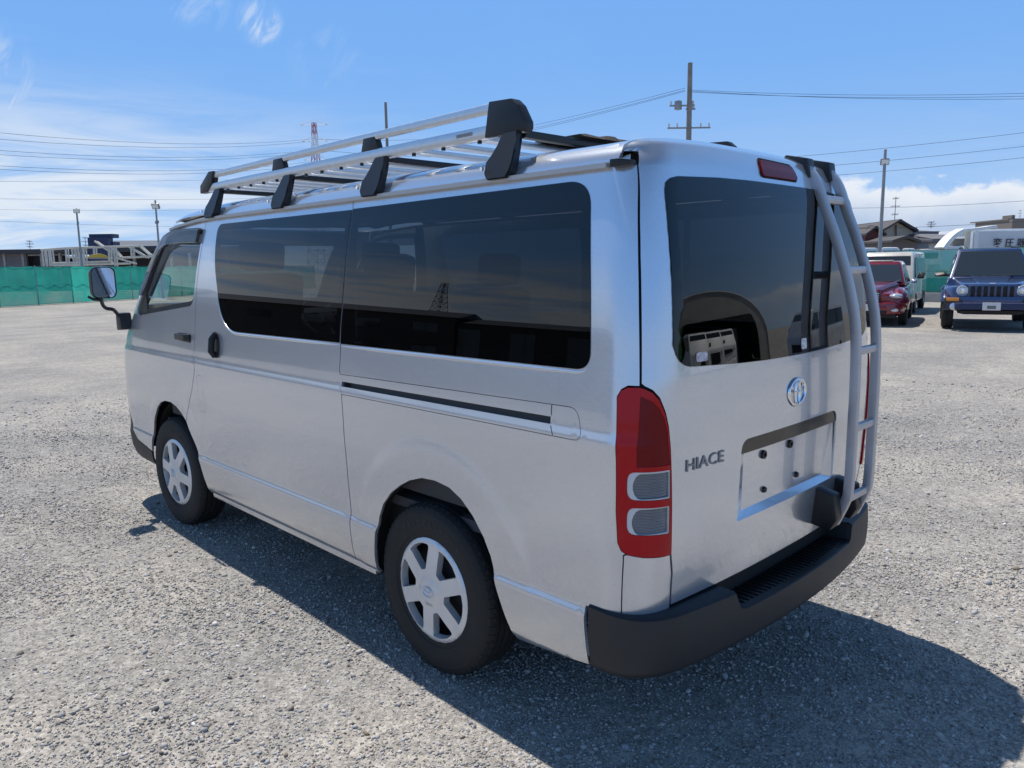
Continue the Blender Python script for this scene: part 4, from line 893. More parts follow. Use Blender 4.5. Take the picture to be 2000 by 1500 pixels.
def fence(a, b, h, bay, label, z0=0., dbl=(), skip=(), thin=False):
    a = Vector(a); b = Vector(b); d = (b - a); n = max(1, round(d.length / bay)); d /= n; nx = Vector((-d.y, d.x, 0)).normalized()
    f = empty('net_fence', (a + b) / 2); f.location.z = 0; inv = Vector(f.location); tag(f, label, 'fence', 'green net fences round the yard')
    post = None; rr = random.Random(3)
    for i in range(n + 1):
        p = a + d * i
        o = lathe('post', [(0, h + .05), (.026, h + .05), (.026, z0 - .02)], STEEL, f, n=8, axis='Z') if post is None else post.copy()
        if post is None: post = o
        else: COL.objects.link(o); o.parent = f
        o.location = (p - inv) * 1.; o.location.z = 0
    for i in range(n):
        if i in skip: continue
        v = []; nu, nv = 9, 6; q = a + d * i - inv
        for j in range(nv):
            for k in range(nu):
                w = .035 * math.sin(k * 1.9 + i * 2.3) * (1 - abs(j / (nv - 1) - .5)) + .02 * math.sin(j * 2.1 + k + i)
                p = q + d * (k / (nu - 1)) + nx * (w - .03); z = z0 + .01 + (h - z0 - .02) * j / (nv - 1)
                if j == nv - 1: z -= .05 * math.sin(math.pi * k / (nu - 1)) * rr.random()
                v.append((p.x, p.y, z))
        fc = [(j * nu + k, j * nu + k + 1, (j + 1) * nu + k + 1, (j + 1) * nu + k) for j in range(nv - 1) for k in range(nu - 1)]
        mesh('net', v, fc, NET2 if i in dbl else NET3 if thin else NET, f, smooth=True)
    for z in (h - .01, z0 + .03, (h + z0) / 2): tube('wire', [a - inv + Vector((0, 0, z)), b - inv + Vector((0, 0, z))], circ(.012, 5), M('dark green rope', (.012, .06, .05), .8), f)
    return f
gA = G(0, 600); gB = G(245, 585); dirF = (gB - gA).normalized()
fence(gA - dirF * 16.1, gA - dirF * 4.6, 1.98, 2.3, 'green net fence running on beyond the left edge of the yard')
fence(gA - dirF * 4.6, gA + dirF * 32.2, 1.98, 2.3, 'long green net fence behind the door mirror on the left', dbl=(4,))
def pole_light(px, pyt, pyb, D, label, lampdir=-1):
    t = B(px, pyt, D); h = t.z; e = empty('light_pole', (t.x, t.y, 0)); tag(e, label, 'light pole', 'yard light poles')
    lathe('pole', [(.085, 0), (.080, .3), (.06, h * .6), (.05, h)], STEEL, e, n=12, axis='Z')
    return e, h
def flood(e, h, rz, dz=0., tilt=35, s=1.):
    R4 = Matrix.Rotation(rz, 4, 'Z') @ Matrix.Rotation(math.radians(tilt), 4, 'X')
    bm = bmesh.new(); bm_box(bm, (0, 0, h + dz), (.34 * s, .12 * s, .26 * s), .02, R4); hd = from_bm('lamp_head', bm, M('lamp housing', (.20, .21, .22), .5, metal=.3), e)
    bm = bmesh.new(); bm_box(bm, tuple(Vector((0, 0, h + dz)) + R4.to_3x3() @ Vector((0, -.066 * s, 0))), (.28 * s, .01, .20 * s), .003, R4); from_bm('lamp_glass', bm, M('lamp glass', (.75, .76, .74), .15), hd)
    tube('bracket', [(0, 0, h + dz - .05), tuple(Vector((0, 0, h + dz)) + R4.to_3x3() @ Vector((0, .05 * s, -.12 * s)))], circ(.02, 6), STEEL, e)
toc = math.radians(44.257)       # heading of the camera's view
e, h = pole_light(149, 407, 490, 46, 'grey light pole with angled lamp left of the navy hopper'); flood(e, h, -.3, -.15, 20); flood(e, h - .9, 1.4, 0, 20, .7)
e, h = pole_light(303, 391, 475, 46, 'grey light pole right of the navy hopper, beside the van door'); flood(e, h, -.8, -.35, 30, 1.3); flood(e, h - 1.3, 2.0, 0, 20, .7)
e, h = pole_light(1729, 300, 490, 27, 'tall grey light pole with square floodlight beside the beige house'); flood(e, h, -1.0, -.28, 15, .85); flood(e, h - 1.9, 2.2, 0, 0, .35)
lathe('finial', [(0, .16), (.05, .14), (.05, 0)], STEEL, e, n=8, axis='Z', loc=(0, 0, h))
# ---- utility poles
def upole(px, pyt, D, label, arms=(), r=.17):
    t = B(px, pyt, D); e = empty('utility_pole', (t.x, t.y, 0)); tag(e, label, 'utility pole', 'utility poles'); h = t.z
    lathe('pole', [(r * 1.25, 0), (r, h * .5), (r * .8, h), (0, h + .02)], M('weathered concrete pole', (.24, .22, .20), .85, noise=(1.5, .2)), e, n=14, axis='Z')
    rz = -toc
    for dz, w0, w1 in arms:
        c, s = math.cos(rz), math.sin(rz)
        a = tube('cross_arm', [(c * w0, s * w0, h - dz), (c * w1, s * w1, h - dz)], rrect(.09, .09, .01, 1), STEEL, e)
        for k in (w0 + .08, w0 * .55, w1 * .55, w1 - .08): lathe('insulator', [(0, .24), (.05, .22), (.03, .16), (.06, .12), (.03, .05), (.03, 0)], M('porcelain', (.5, .5, .48), .3), e, n=8, axis='Z', loc=(c * k, s * k, h - dz + .04))
    return e, Vector((t.x, t.y, 0)), h
e, U1, h1 = upole(1348, 123, 44, 'weathered utility pole with two cross arms above the van roof', arms=((2.35, -1.15, .3), (2.55, -.2, .35), (3.6, -1.25, 1.25)))
bm = bmesh.new(); bm_box(bm, (-.55, .4, h1 - 2.35), (.35, .3, .5), .04); from_bm('switch_box', bm, STEEL, e)
e, U2, h2 = upole(753, 200, 60, 'bare grey utility pole rising behind the roof rack', r=.13)
# ---- wires
def wire(a, b, sag, r=.02, n=18):
    a = Vector(a); b = Vector(b); o = tube('power_line', [a.lerp(b, i / n) - Vector((0, 0, 4 * sag * (i / n) * (1 - i / n))) for i in range(n + 1)], circ(r, 5), WIRE); return o
WN = 0
def wires(lst, D0, D1, label, r=.02, sag=.4):
    for i, (x0, y0, x1, y1) in enumerate(lst):
        o = wire(B(x0, y0, D0), B(x1, y1, D1), sag, r); tag(o, label % ORD[i], 'power line', 'overhead power lines')
ORD = ('topmost', 'second', 'third', 'fourth', 'fifth', 'sixth', 'seventh', 'eighth', 'ninth')
wires([(-250, 232, 606, 272), (-250, 248, 606, 276), (-250, 272, 606, 293), (-250, 282, 606, 297), (-250, 305, 606, 316), (-250, 312, 606, 322)], 130, 240, '%s dark cable of the high lines running from the lattice tower to the left', .036, 2.6)
wires([(620, 272, 1010, 255), (620, 293, 1010, 300), (620, 316, 1010, 330)], 240, 420, '%s dark cable of the high lines running right behind the roof rack', .05, 2.)
wires([(-250, 352, 1000, 330), (-250, 384, 1000, 372), (-250, 402, 700, 398), (-250, 418, 700, 440)], 60, 75, '%s thin cable sagging low across the left sky', .009, .5)
wires([(1352, 176, 2150, 177), (1352, 180, 2150, 183), (1352, 178, 2150, 190)], 44, 40, '%s cable leading right from the utility pole', .010, .25)
wires([(1338, 172, 700, 300), (1338, 176, 700, 308), (1338, 178, 700, 313)], 44, 90, '%s cable leading left from the utility pole down behind the rack', .010, .6)
wires([(1200, 330, 2150, 240), (1200, 350, 2150, 268), (1300, 360, 2150, 290), (1500, 405, 2150, 380), (1500, 445, 2150, 420)], 60, 48, '%s thin cable crossing the sky right of the ladder', .012, .35)
# ---- red and white lattice tower
def lattice(base, h, w, mats, label, arms, cat='pylon', nm='lattice_tower', k_top=.22):
    e = empty(nm, base); tag(e, label, cat); n = 12
    wd = lambda z: w * (1 - z / h) ** 1.25 * (1 - k_top) + w * k_top * .6
    for i in range(n):
        z0, z1 = h * i / n, h * (i + 1) / n; a, b = wd(z0) / 2, wd(z1) / 2; bm = bmesh.new(); r = max(.05, w * .012)
        C = [(-1, -1), (1, -1), (1, 1), (-1, 1)]
        for k in range(4):
            x, y = C[k]; x2, y2 = C[(k + 1) % 4]
            sweep(bm, [(x * a, y * a, z0), (x * b, y * b, z1)], circ(r, 4)); sweep(bm, [(x * a, y * a, z0), (x2 * b, y2 * b, z1)], circ(r * .7, 4)); sweep(bm, [(x2 * a, y2 * a, z0), (x * b, y * b, z1)], circ(r * .7, 4)); sweep(bm, [(x * b, y * b, z1), (x2 * b, y2 * b, z1)], circ(r * .7, 4))
        o = from_bm('lattice_section', bm, mats[i % len(mats)], e, smooth=False); o['kind'] = 'stuff'
    for z, l in arms:
        bm = bmesh.new(); c, s = math.cos(-toc), math.sin(-toc); r = max(.05, w * .012)
        for sg in (-1, 1):
            sweep(bm, [(sg * c * wd(z) / 2, sg * s * wd(z) / 2, z), (sg * c * l, sg * s * l, z + .1)], circ(r, 4)); sweep(bm, [(sg * c * wd(z) / 2, sg * s * wd(z) / 2, z + h * .035), (sg * c * l, sg * s * l, z + .1)], circ(r, 4))
        o = from_bm('cross_arm', bm, mats[0], e, smooth=False); o['kind'] = 'stuff'
RW1 = M('tower red', (.42, .06, .05), .6); RW2 = M('tower white', (.6, .6, .6), .6)
tp = B(613, 240, 240); lattice((tp.x, tp.y, 0), tp.z, 7.5, (RW2, RW1), 'distant red and white lattice tower behind the roof rack', [(tp.z * f, 4.4 - k * .3) for k, f in enumerate((.985, .88, .76, .64))], 'tower')
lattice((-190, 236, 0), 40, 11, (M('pylon steel', (.12, .12, .13), .7),), 'grey power pylon mirrored in the dark side window', [(38, 7), (33, 8), (28, 8.5)], k_top=.3, nm='power_pylon')
# ---- yard on the left beyond the fence
def pbox(name, x0, x1, y0, y1, D, th, mat, parent=None, base=None, bev=0., toground=False):
    """a box whose front face fills the photo rectangle at depth D, th metres deep, standing square to the view"""
    a = B((x0 + x1) / 2, y1, D); w = (x1 - x0) / FPX * D; t = B((x0 + x1) / 2, y0, D); z0 = 0. if toground else a.z; z1 = t.z
    R4 = Matrix.Rotation(-toc, 4, 'Z'); c = Vector((a.x, a.y, (z0 + z1) / 2)) + R4.to_3x3() @ Vector((0, th / 2, 0))
    if base is not None: c = c - base
    bm = bmesh.new(); bm_box(bm, tuple(c), (w, th, z1 - z0), bev, R4); return from_bm(name, bm, mat, parent)
def at0(px, py, D): v = B(px, py, D); v.z = 0; return v
def shed():
    b0 = at0(120, 500, 72); e = empty('open_shed', b0); tag(e, 'long low open shed with dark flat roof behind the left fence', 'shed')
    pbox('roof', -260, 470, 486, 494, 72, 9, M('shed roof', (.05, .05, .055), .7), e, b0)
    for i, x in enumerate(range(-240, 460, 36)): pbox('post', x, x + 4, 494, 560, 73, .25, CONC, e, b0, toground=True)
    pbox('wall', -260, 57, 496, 560, 74, .3, M('shed grey sheet', (.26, .25, .28), .7, noise=(.6, .12)), e, b0, toground=True)
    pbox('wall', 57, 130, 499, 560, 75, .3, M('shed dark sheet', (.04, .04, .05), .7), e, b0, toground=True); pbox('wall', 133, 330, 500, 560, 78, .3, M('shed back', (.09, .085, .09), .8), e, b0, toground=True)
shed()
def frame_stack():
    D = 60; b0 = at0(180, 520, D); e = empty('steel_frame_rack', b0); tag(e, 'cream welded steel frames stacked behind the left fence', 'steel frames')
    pt = lambda x, y, d=0.: B(x, y, D + d) - b0
    for (x0, y0, x1, y1) in [(80, 488, 130, 484), (130, 484, 275, 480), (82, 488, 86, 520), (90, 488, 93, 520), (98, 488, 102, 520), (128, 484, 131, 520), (140, 484, 146, 520), (147, 484, 152, 518), (157, 484, 158, 520), (163, 482, 166, 520), (183, 482, 184, 500), (213, 481, 213, 512), (222, 481, 225, 520), (216, 481, 236, 503), (250, 481, 286, 503), (256, 480, 257, 500), (272, 480, 292, 498), (240, 503, 295, 500), (130, 502, 215, 503), (104, 514, 215, 510), (104, 518, 250, 514), (185, 471, 215, 492), (225, 503, 262, 514)]:
        tube('beam', [pt(x0, y0), pt(x1, y1)], rrect(.13, .13, .02, 1), CREAM, e)
        tube('beam', [pt(x0 + 5, y0 + 1, 2.2), pt(x1 + 5, y1 + 1, 2.2)], rrect(.11, .11, .02, 1), CREAM, e)
frame_stack()
b0 = at0(198, 480, 66); hp = empty('hopper', b0); tag(hp, 'navy blue steel hopper box standing above the cream frames', 'hopper')
pbox('body', 177, 216, 464, 530, 66, .9, NAVY, hp, b0, toground=True); pbox('rim', 174, 220, 457, 464.5, 65.9, 1.1, NAVY, hp, b0); pbox('chute', 214, 221, 472, 481, 66.3, 1.2, NAVY, hp, b0)
for k in range(4): pbox('rib', 181 + k * 10, 182.4 + k * 10, 465, 482, 65.94, .1, NAVY, hp, b0)
b0 = at0(190, 510, 58); ym = empty('excavator_boom', b0); tag(ym, 'low yellow machine part lying between the cream frames', 'machine part')
hull('body', [tuple(B(x, y, D) - b0) for x, y in ((170, 503), (176, 498), (195, 495), (208, 499), (211, 503)) for D in (58, 59)], M('machine yellow', (.62, .40, .04), .5), ym, bev=.03)
hull('foot', [tuple(B(x, y, D) - b0) for x, y in ((172, 503), (212, 503)) for D in (58.1, 58.9)] + [tuple(B(x, 506, D) - b0) for x in (174, 210) for D in (58.1, 58.9)], STEEL, ym)
def far_hall():
    D = 82; b0 = at0(270, 480, D); e = empty('dark_roofed_hall', b0); tag(e, 'hall with a dark sloping roof behind the light pole by the van door', 'building')
    pbox('wall', 225, 420, 486, 560, D, 8, M('hall wall', (.12, .07, .065), .8), e, b0, toground=True); hull('roof', [tuple(B(x, y, d) - b0) for x, y, d in ((218, 486, D - .6), (430, 484, D - .6), (218, 481, D - .6), (430, 479, D - .6), (222, 470, D + 4), (430, 469, D + 4), (218, 486, D + 9), (430, 484, D + 9))], M('hall roof', (.055, .065, .085), .6), e)
far_hall()
def antenna(px, pyt, pyb, D, label):
    t = B(px, pyt, D); b = B(px, pyb, D); e = empty('roof_aerial', (t.x, t.y, b.z)); tag(e, label, 'aerial', 'roof aerials'); h = t.z - b.z
    lathe('mast', [(.03, 0), (.025, h), (0, h)], STEEL, e, n=6, axis='Z')
    c, s = math.cos(-toc), math.sin(-toc)
    for z, l in ((h * .93, .5), (h * .62, .75), (h * .30, .55)):
        tube('boom', [(-c * l * .5, -s * l * .5, z), (c * l * .5, s * l * .5, z)], circ(.018, 5), STEEL, e)
        for k in range(-2, 3): tube('element', [(c * l * .2 * k - .18 * s, s * l * .2 * k + .18 * c, z - .07), (c * l * .2 * k + .18 * s, s * l * .2 * k - .18 * c, z + .07)], circ(.012, 4), STEEL, e)
antenna(57, 470, 487, 70, 'small aerial on the roof edge of the open shed'); antenna(166, 463, 486, 74, 'small mast between the light pole and the navy hopper')
# ---- houses on the right
TILE = M('grey roof tile', (.13, .13, .14), .55, noise=(1.5, .25)); BEI = M('beige render', (.46, .40, .31), .85, noise=(.8, .12)); BRN = M('dark roof', (.07, .06, .06), .7, noise=(1, .2))
def gable_house(name, D, xl, xr, y_eave, y_ridge, y_base, depth, wall, roof_m, label, over=4, tiles=False):
    """gable end towards the yard"""
    b0 = at0((xl + xr) / 2, y_base, D); e = empty(name, b0); tag(e, label, 'house', 'houses beyond the yard'); xm = (xl + xr) / 2
    R4 = Matrix.Rotation(-toc, 3, 'Z'); dp = R4 @ Vector((0, depth, 0))
    P = lambda x, y, d=0: B(x, y, D) - b0 + dp * d
    def gl(x): v = P(x, y_eave); v.z = 0; return v
    v = [gl(xl), gl(xr), P(xr, y_eave), P(xm, y_ridge), P(xl, y_eave)]; v = v + [q + dp for q in v]
    mesh('wall', v, [(0, 1, 2, 3, 4), (9, 8, 7, 6, 5), (0, 4, 9, 5), (1, 6, 7, 2)], wall, e)
    s = (y_eave - y_ridge) / ((xr - xl) / 2)
    for sx, xe in ((-1, xl - over), (1, xr + over)):
        ye = y_ridge + s * abs(xe - xm); q = [P(xm, y_ridge - 1.5, -.06), P(xe, ye - 1.5, -.06), P(xe, ye - 1.5, 1.06), P(xm, y_ridge - 1.5, 1.06)]; up = Vector((0, 0, .16))
        vv = [x + up for x in q] + q; rf = mesh('roof', vv, [(0, 1, 2, 3), (7, 6, 5, 4), (0, 4, 5, 1), (1, 5, 6, 2), (2, 6, 7, 3), (3, 7, 4, 0)], roof_m, e)
    tube('ridge', [P(xm, y_ridge - 2.5, -.06), P(xm, y_ridge - 2.5, 1.06)], rrect(.25, .2, .05, 2), roof_m, e)
    return e, P
e, P = gable_house('house', 60, 1722, 1783, 452, 434, 500, 9, BEI, BRN, 'beige gabled house with dark roof behind the light pole')
tube('downpipe', [P(1749, 440, -.01), P(1749, 475, -.01)], circ(.05, 6), BRN, e); 
antenna(1750, 384, 433, 60.5, 'tall television aerial on the ridge of the beige house')
e, P = gable_house('house', 58.5, 1690, 1722, 459, 447, 500, 8, M('red brown board', (.16, .05, .04), .8), BRN, 'low red brown house half hidden behind the light pole'); antenna(1700, 440, 458, 59, 'thin aerial on the low red brown house')
e, P = gable_house('house', 54, 1742, 1790, 474, 466, 500, 6, M('brown board', (.12, .10, .085), .8), BRN, 'small dark gabled outhouse in front of the beige house')
def hip_house(name, D, xl, xr, y_eave, y_ridge, ridge, y_base, depth, wall, label):
    b0 = at0((xl + xr) / 2, y_base, D); e = empty(name, b0); tag(e, label, 'house', 'houses beyond the yard'); R4 = Matrix.Rotation(-toc, 3, 'Z'); dp = R4 @ Vector((0, depth, 0)); P = lambda x, y, d=0: B(x, y, D) - b0 + dp * d
    i = 3; v = [P(xl + i, y_eave), P(xr - i, y_eave)]; lo = [Vector((q.x, q.y, 0)) for q in v]; v4 = lo + v + [q + dp for q in lo + v]
    mesh('wall', v4, [(0, 1, 3, 2), (4, 6, 7, 5), (0, 2, 6, 4), (1, 5, 7, 3)], wall, e)
    a, b, c, d_ = P(xl, y_eave, -.08), P(xr, y_eave, -.08), P(xr, y_eave, 1.08), P(xl, y_eave, 1.08); r0 = P(ridge[0], y_ridge, .5); r1 = P(ridge[1], y_ridge, .5); k = Vector((0, 0, .15))
    rf = mesh('roof', [a, b, c, d_, r0, r1, a - k, b - k, c - k, d_ - k], [(0, 1, 5, 4), (1, 2, 5), (2, 3, 4, 5), (3, 0, 4), (0, 6, 7, 1), (1, 7, 8, 2), (3, 9, 6, 0)], TILE, e)
    n = max(6, int((xr - xl) / 3.2))
    for j in range(n + 1):      # rolls of the tile courses running up the front slope
        t = j / n; p0 = a.lerp(b, t); xt = min(max(xl + (xr - xl) * t, ridge[0]), ridge[1]); p1 = P(xt, y_ridge, .5)
        f = 1.
        if xl + (xr - xl) * t < ridge[0]: f = (xl + (xr - xl) * t - xl) / (ridge[0] - xl); p1 = a.lerp(r0, f)
        elif xl + (xr - xl) * t > ridge[1]: f = (xr - (xl + (xr - xl) * t)) / (xr - ridge[1]); p1 = b.lerp(r1, f)
        if (p1 - p0).length > .3: tube('tile_roll', [p0 + k * .3, p1 + k * .3], circ(.06, 5), TILE, e)
    tube('ridge', [r0 + k, r1 + k], rrect(.3, .28, .05, 2), TILE, e)
    return e, P
e, P = hip_house('house', 62, 1783, 1862, 459, 446, (1804, 1846), 500, 9, M('pale wall', (.42, .40, .36), .8), 'house with grey tiled hipped roof right of the beige house'); antenna(1819, 433, 446, 62.5, 'short aerial on the grey tiled hipped roof')
e, P = hip_house('house', 57, 1812, 1905, 469, 455, (1818, 1885), 500, 7, M('corrugated pale wall', (.45, .44, .42), .7), 'lower grey tiled house in front of the hipped roof')
for k in range(3): pbox('window', 1816 + k * 26, 1832 + k * 26, 471, 477, 56.97, .05, DGL, e, at0(1858.5, 500, 57))
def apartments():
    D = 150; b0 = at0(2020, 470, D); e = empty('apartment_block', b0); tag(e, 'far grey apartment block at the right edge of the photo', 'building')
    w = M('apartment wall', (.20, .17, .15), .8); pbox('wall', 1970, 2090, 428, 520, D, 12, w, e, b0, toground=True); pbox('tower', 1976, 1982, 420, 430, D + 1, 3, w, e, b0); pbox('parapet', 1969, 2091, 426, 428.4, D - .3, 12.6, w, e, b0)
    for k in range(12): pbox('window', 1973 + k * 9, 1979 + k * 9, 432, 438, D - .06, .1, DGL, e, b0)
    antenna(1993, 410, 427, D + 2, 'aerial on the far apartment block')
apartments()
# ---- container with lettering, tilted white panel, row of white roofs
def container():
    D = 33; b0 = at0(1950, 500, D); e = empty('white_container', b0); tag(e, 'white box body with black lettering above the dark blue off-roader', 'container')
    P = lambda x, y, d=0.: B(x, y, D + d) - b0
    pbox('wall', 1893, 2150, 451, 560, D, 2.2, M('box body white', (.62, .63, .66), .5, noise=(1.2, .08)), e, b0, toground=True); pbox('top_rail', 1891, 2152, 446, 452, D - .05, 2.3, WHT, e, b0); pbox('corner_post', 1896, 1904, 452, 560, D - .04, .1, WHT, e, b0, toground=True)
    for k in range(9): pbox('rib', 1912 + k * 19, 1913.4 + k * 19, 453, 520, D - .03, .05, WHT, e, b0)
    c = B(1956, 476, D) - b0; R4 = Matrix.Rotation(-toc, 3, 'Z'); fwd = R4 @ Vector((0, -1, 0))
    for ch, px in (('変', 1939), ('圧', 1962), ('器', 1985)):
        p = P(px, 476); p = p + fwd * ((B(2021.5, 560, D) - b0 - p).dot(fwd) + .055); M4 = Matrix.Translation(p) @ (R4 @ Matrix.Rotation(math.radians(90), 3, 'X')).to_4x4()
        text_mesh('lettering', ch, .40, M('black lettering', (.02, .02, .025), .6), e, M4, extrude=.004, bold=.004)
container()
def tilted():
    D = 31; b0 = at0(1860, 500, D); e = empty('tilted_truck_cab', b0); tag(e, 'white truck front tilted open behind the net fence', 'truck'); P = lambda x, y, d=0.: B(x, y, D + d) - b0
    tube('tilted_panel', smooth_path([P(1836, 486), P(1845, 474), P(1858, 461), P(1876, 451)], 4), rrect(.55, .20, .06, 2), WHT, e, up=Vector((0, 0, 1)))
    tube('roof_bar', smooth_path([P(1878, 450), P(1910, 447), P(1938, 443), P(1942, 447)], 4), rrect(.5, .12, .04, 2), WHT, e)
    hull('body', [tuple(P(x, y, d)) for x, y in ((1838, 490), (1846, 482), (1876, 480), (1885, 489), (1885, 530), (1838, 530)) for d in (0, 1.6)] , WHT, e, bev=.05); pbox('strut', 1887, 1893, 452, 500, D, .2, CREAM, e, b0); pbox('rear_panel', 1860, 1886, 466, 480, D + 1.2, .4, M('truck inside', (.16, .15, .14), .8), e, b0)
    hull('wheel_housing', [(x, y, z) for x in (-1, 1) for y in (.2, 1.8) for z in (0, .9)], M('chassis black', (.02, .02, .02), .7), e)
tilted()
for i, (x0, x1, y0, c) in enumerate(((1682, 1716, 484, 'first'), (1722, 1758, 483, 'second'), (1762, 1790, 485, 'third'), (1794, 1838, 487, 'fourth'))):
    D = 34; b0 = at0((x0 + x1) / 2, 500, D); e = empty('parked_van', b0); tag(e, 'white van roof above the right net fence, %s from the ladder' % c, 'van', 'white vans parked behind the right fence')
    P = lambda x, y, d=0.: B(x, y, D + d) - b0
    hull('body', [tuple(P(x, y, d)) for x, y in ((x0, y0 + 3), (x0 + 3, y0), (x1 - 5, y0), (x1, y0 + 5), (x1, y0 + 30), (x0, y0 + 30)) for d in (0, 3.2)], WHT, e, bev=.06); pbox('glass', x0 + 5, x1 - 6, y0 + 7, y0 + 18, D - .03, .06, DGL, e, b0)
    hull('sill', [(x, y, z) for x in (-.5, .5) for y in (.5, 2.5) for z in (0, .9)], MATS['chassis black'], e)
# ---- right fence on a low concrete wall
rA = G(1640, 592); rB = G(1835, 590); dr = (rB - rA).normalized()
Pw = B(1780, 583, 26); 
r0 = G(1700, 586.5); r1 = G(1840, 589.5); dv = (r1 - r0).normalized(); r0 = r0 - dv * 9; r1 = r1 + dv * 9
def low_wall(a, b):
    d = (b - a).normalized(); L_ = (b - a).length; e = empty('low_wall', (a + b) / 2); tag(e, 'low grey concrete wall under the right net fence', 'wall'); R4 = Matrix.Rotation(math.atan2(d.y, d.x), 4, 'Z'); n = int(L_ / 2)
    for i in range(n): bm = bmesh.new(); bm_box(bm, tuple(R4 @ Vector((-L_ / 2 + (i + .5) * L_ / n, 0, .17))), (L_ / n - .012, .18, .36), .012, R4); from_bm('wall_panel', bm, CONC, e)
low_wall(r0, r1); nrm = Vector((-dv.y, dv.x, 0)); nrm = nrm if nrm.dot(r0 - Vector(CAM)) > 0 else -nrm
fence(r0 + nrm * .1, r1 + nrm * .1, 2.02, 2.0, 'green net fence on the low concrete wall at the right', z0=.36, dbl=(8,), thin=True)
# ================================================================== parked vehicles
def car_paint(n, c): return M(n, c, .28, metal=.25, coat=1., noise=(3, .05))
TYR = RUB; RIM = M('alloy rim', (.45, .45, .46), .35, metal=.7); HL = M('headlamp glass', (.62, .64, .66), .08, metal=.5, coat=1.); AMB = M('amber lens', (.75, .25, .02), .2, coat=.6); PLT = M('plate white', (.72, .70, .66), .5)
def car_wheel(root, x, y, r, w):
    s = 1 if x > 0 else -1
    wh = lathe('wheel', [(.0, s * w * .30), (r * .30, s * w * .34), (r * .56, s * w * .28), (r * .60, s * w * .46), (r * .62, s * w * .30)], RIM, root, n=24); wh.location = (x, y, r)
    lathe('tyre', [(r * .62, s * w * .3), (r * .64, s * w * .48), (r * .82, s * w * .53), (r * .95, s * w * .47), (r, s * w * .36), (r, s * w * .10), (r * .97, s * w * .08), (r * .97, -s * w * .05), (r, -s * w * .07), (r, -s * w * .36), (r * .95, -s * w * .47), (r * .64, -s * w * .48), (r * .3, -s * w * .3)], TYR, wh, n=28)
def quad(name, pts, mat, root, th=.004):
    v = [Vector(p) for p in pts]; n = (v[1] - v[0]).cross(v[2] - v[0]).normalized(); return mesh(name, v + [p - n * th for p in v], [(0, 1, 2, 3), (7, 6, 5, 4), (0, 4, 5, 1), (1, 5, 6, 2), (2, 6, 7, 3), (3, 7, 4, 0)], mat, root)
def sym(pts): return [(sx * x, y, z) for x, y, z in pts for sx in (-1, 1)]
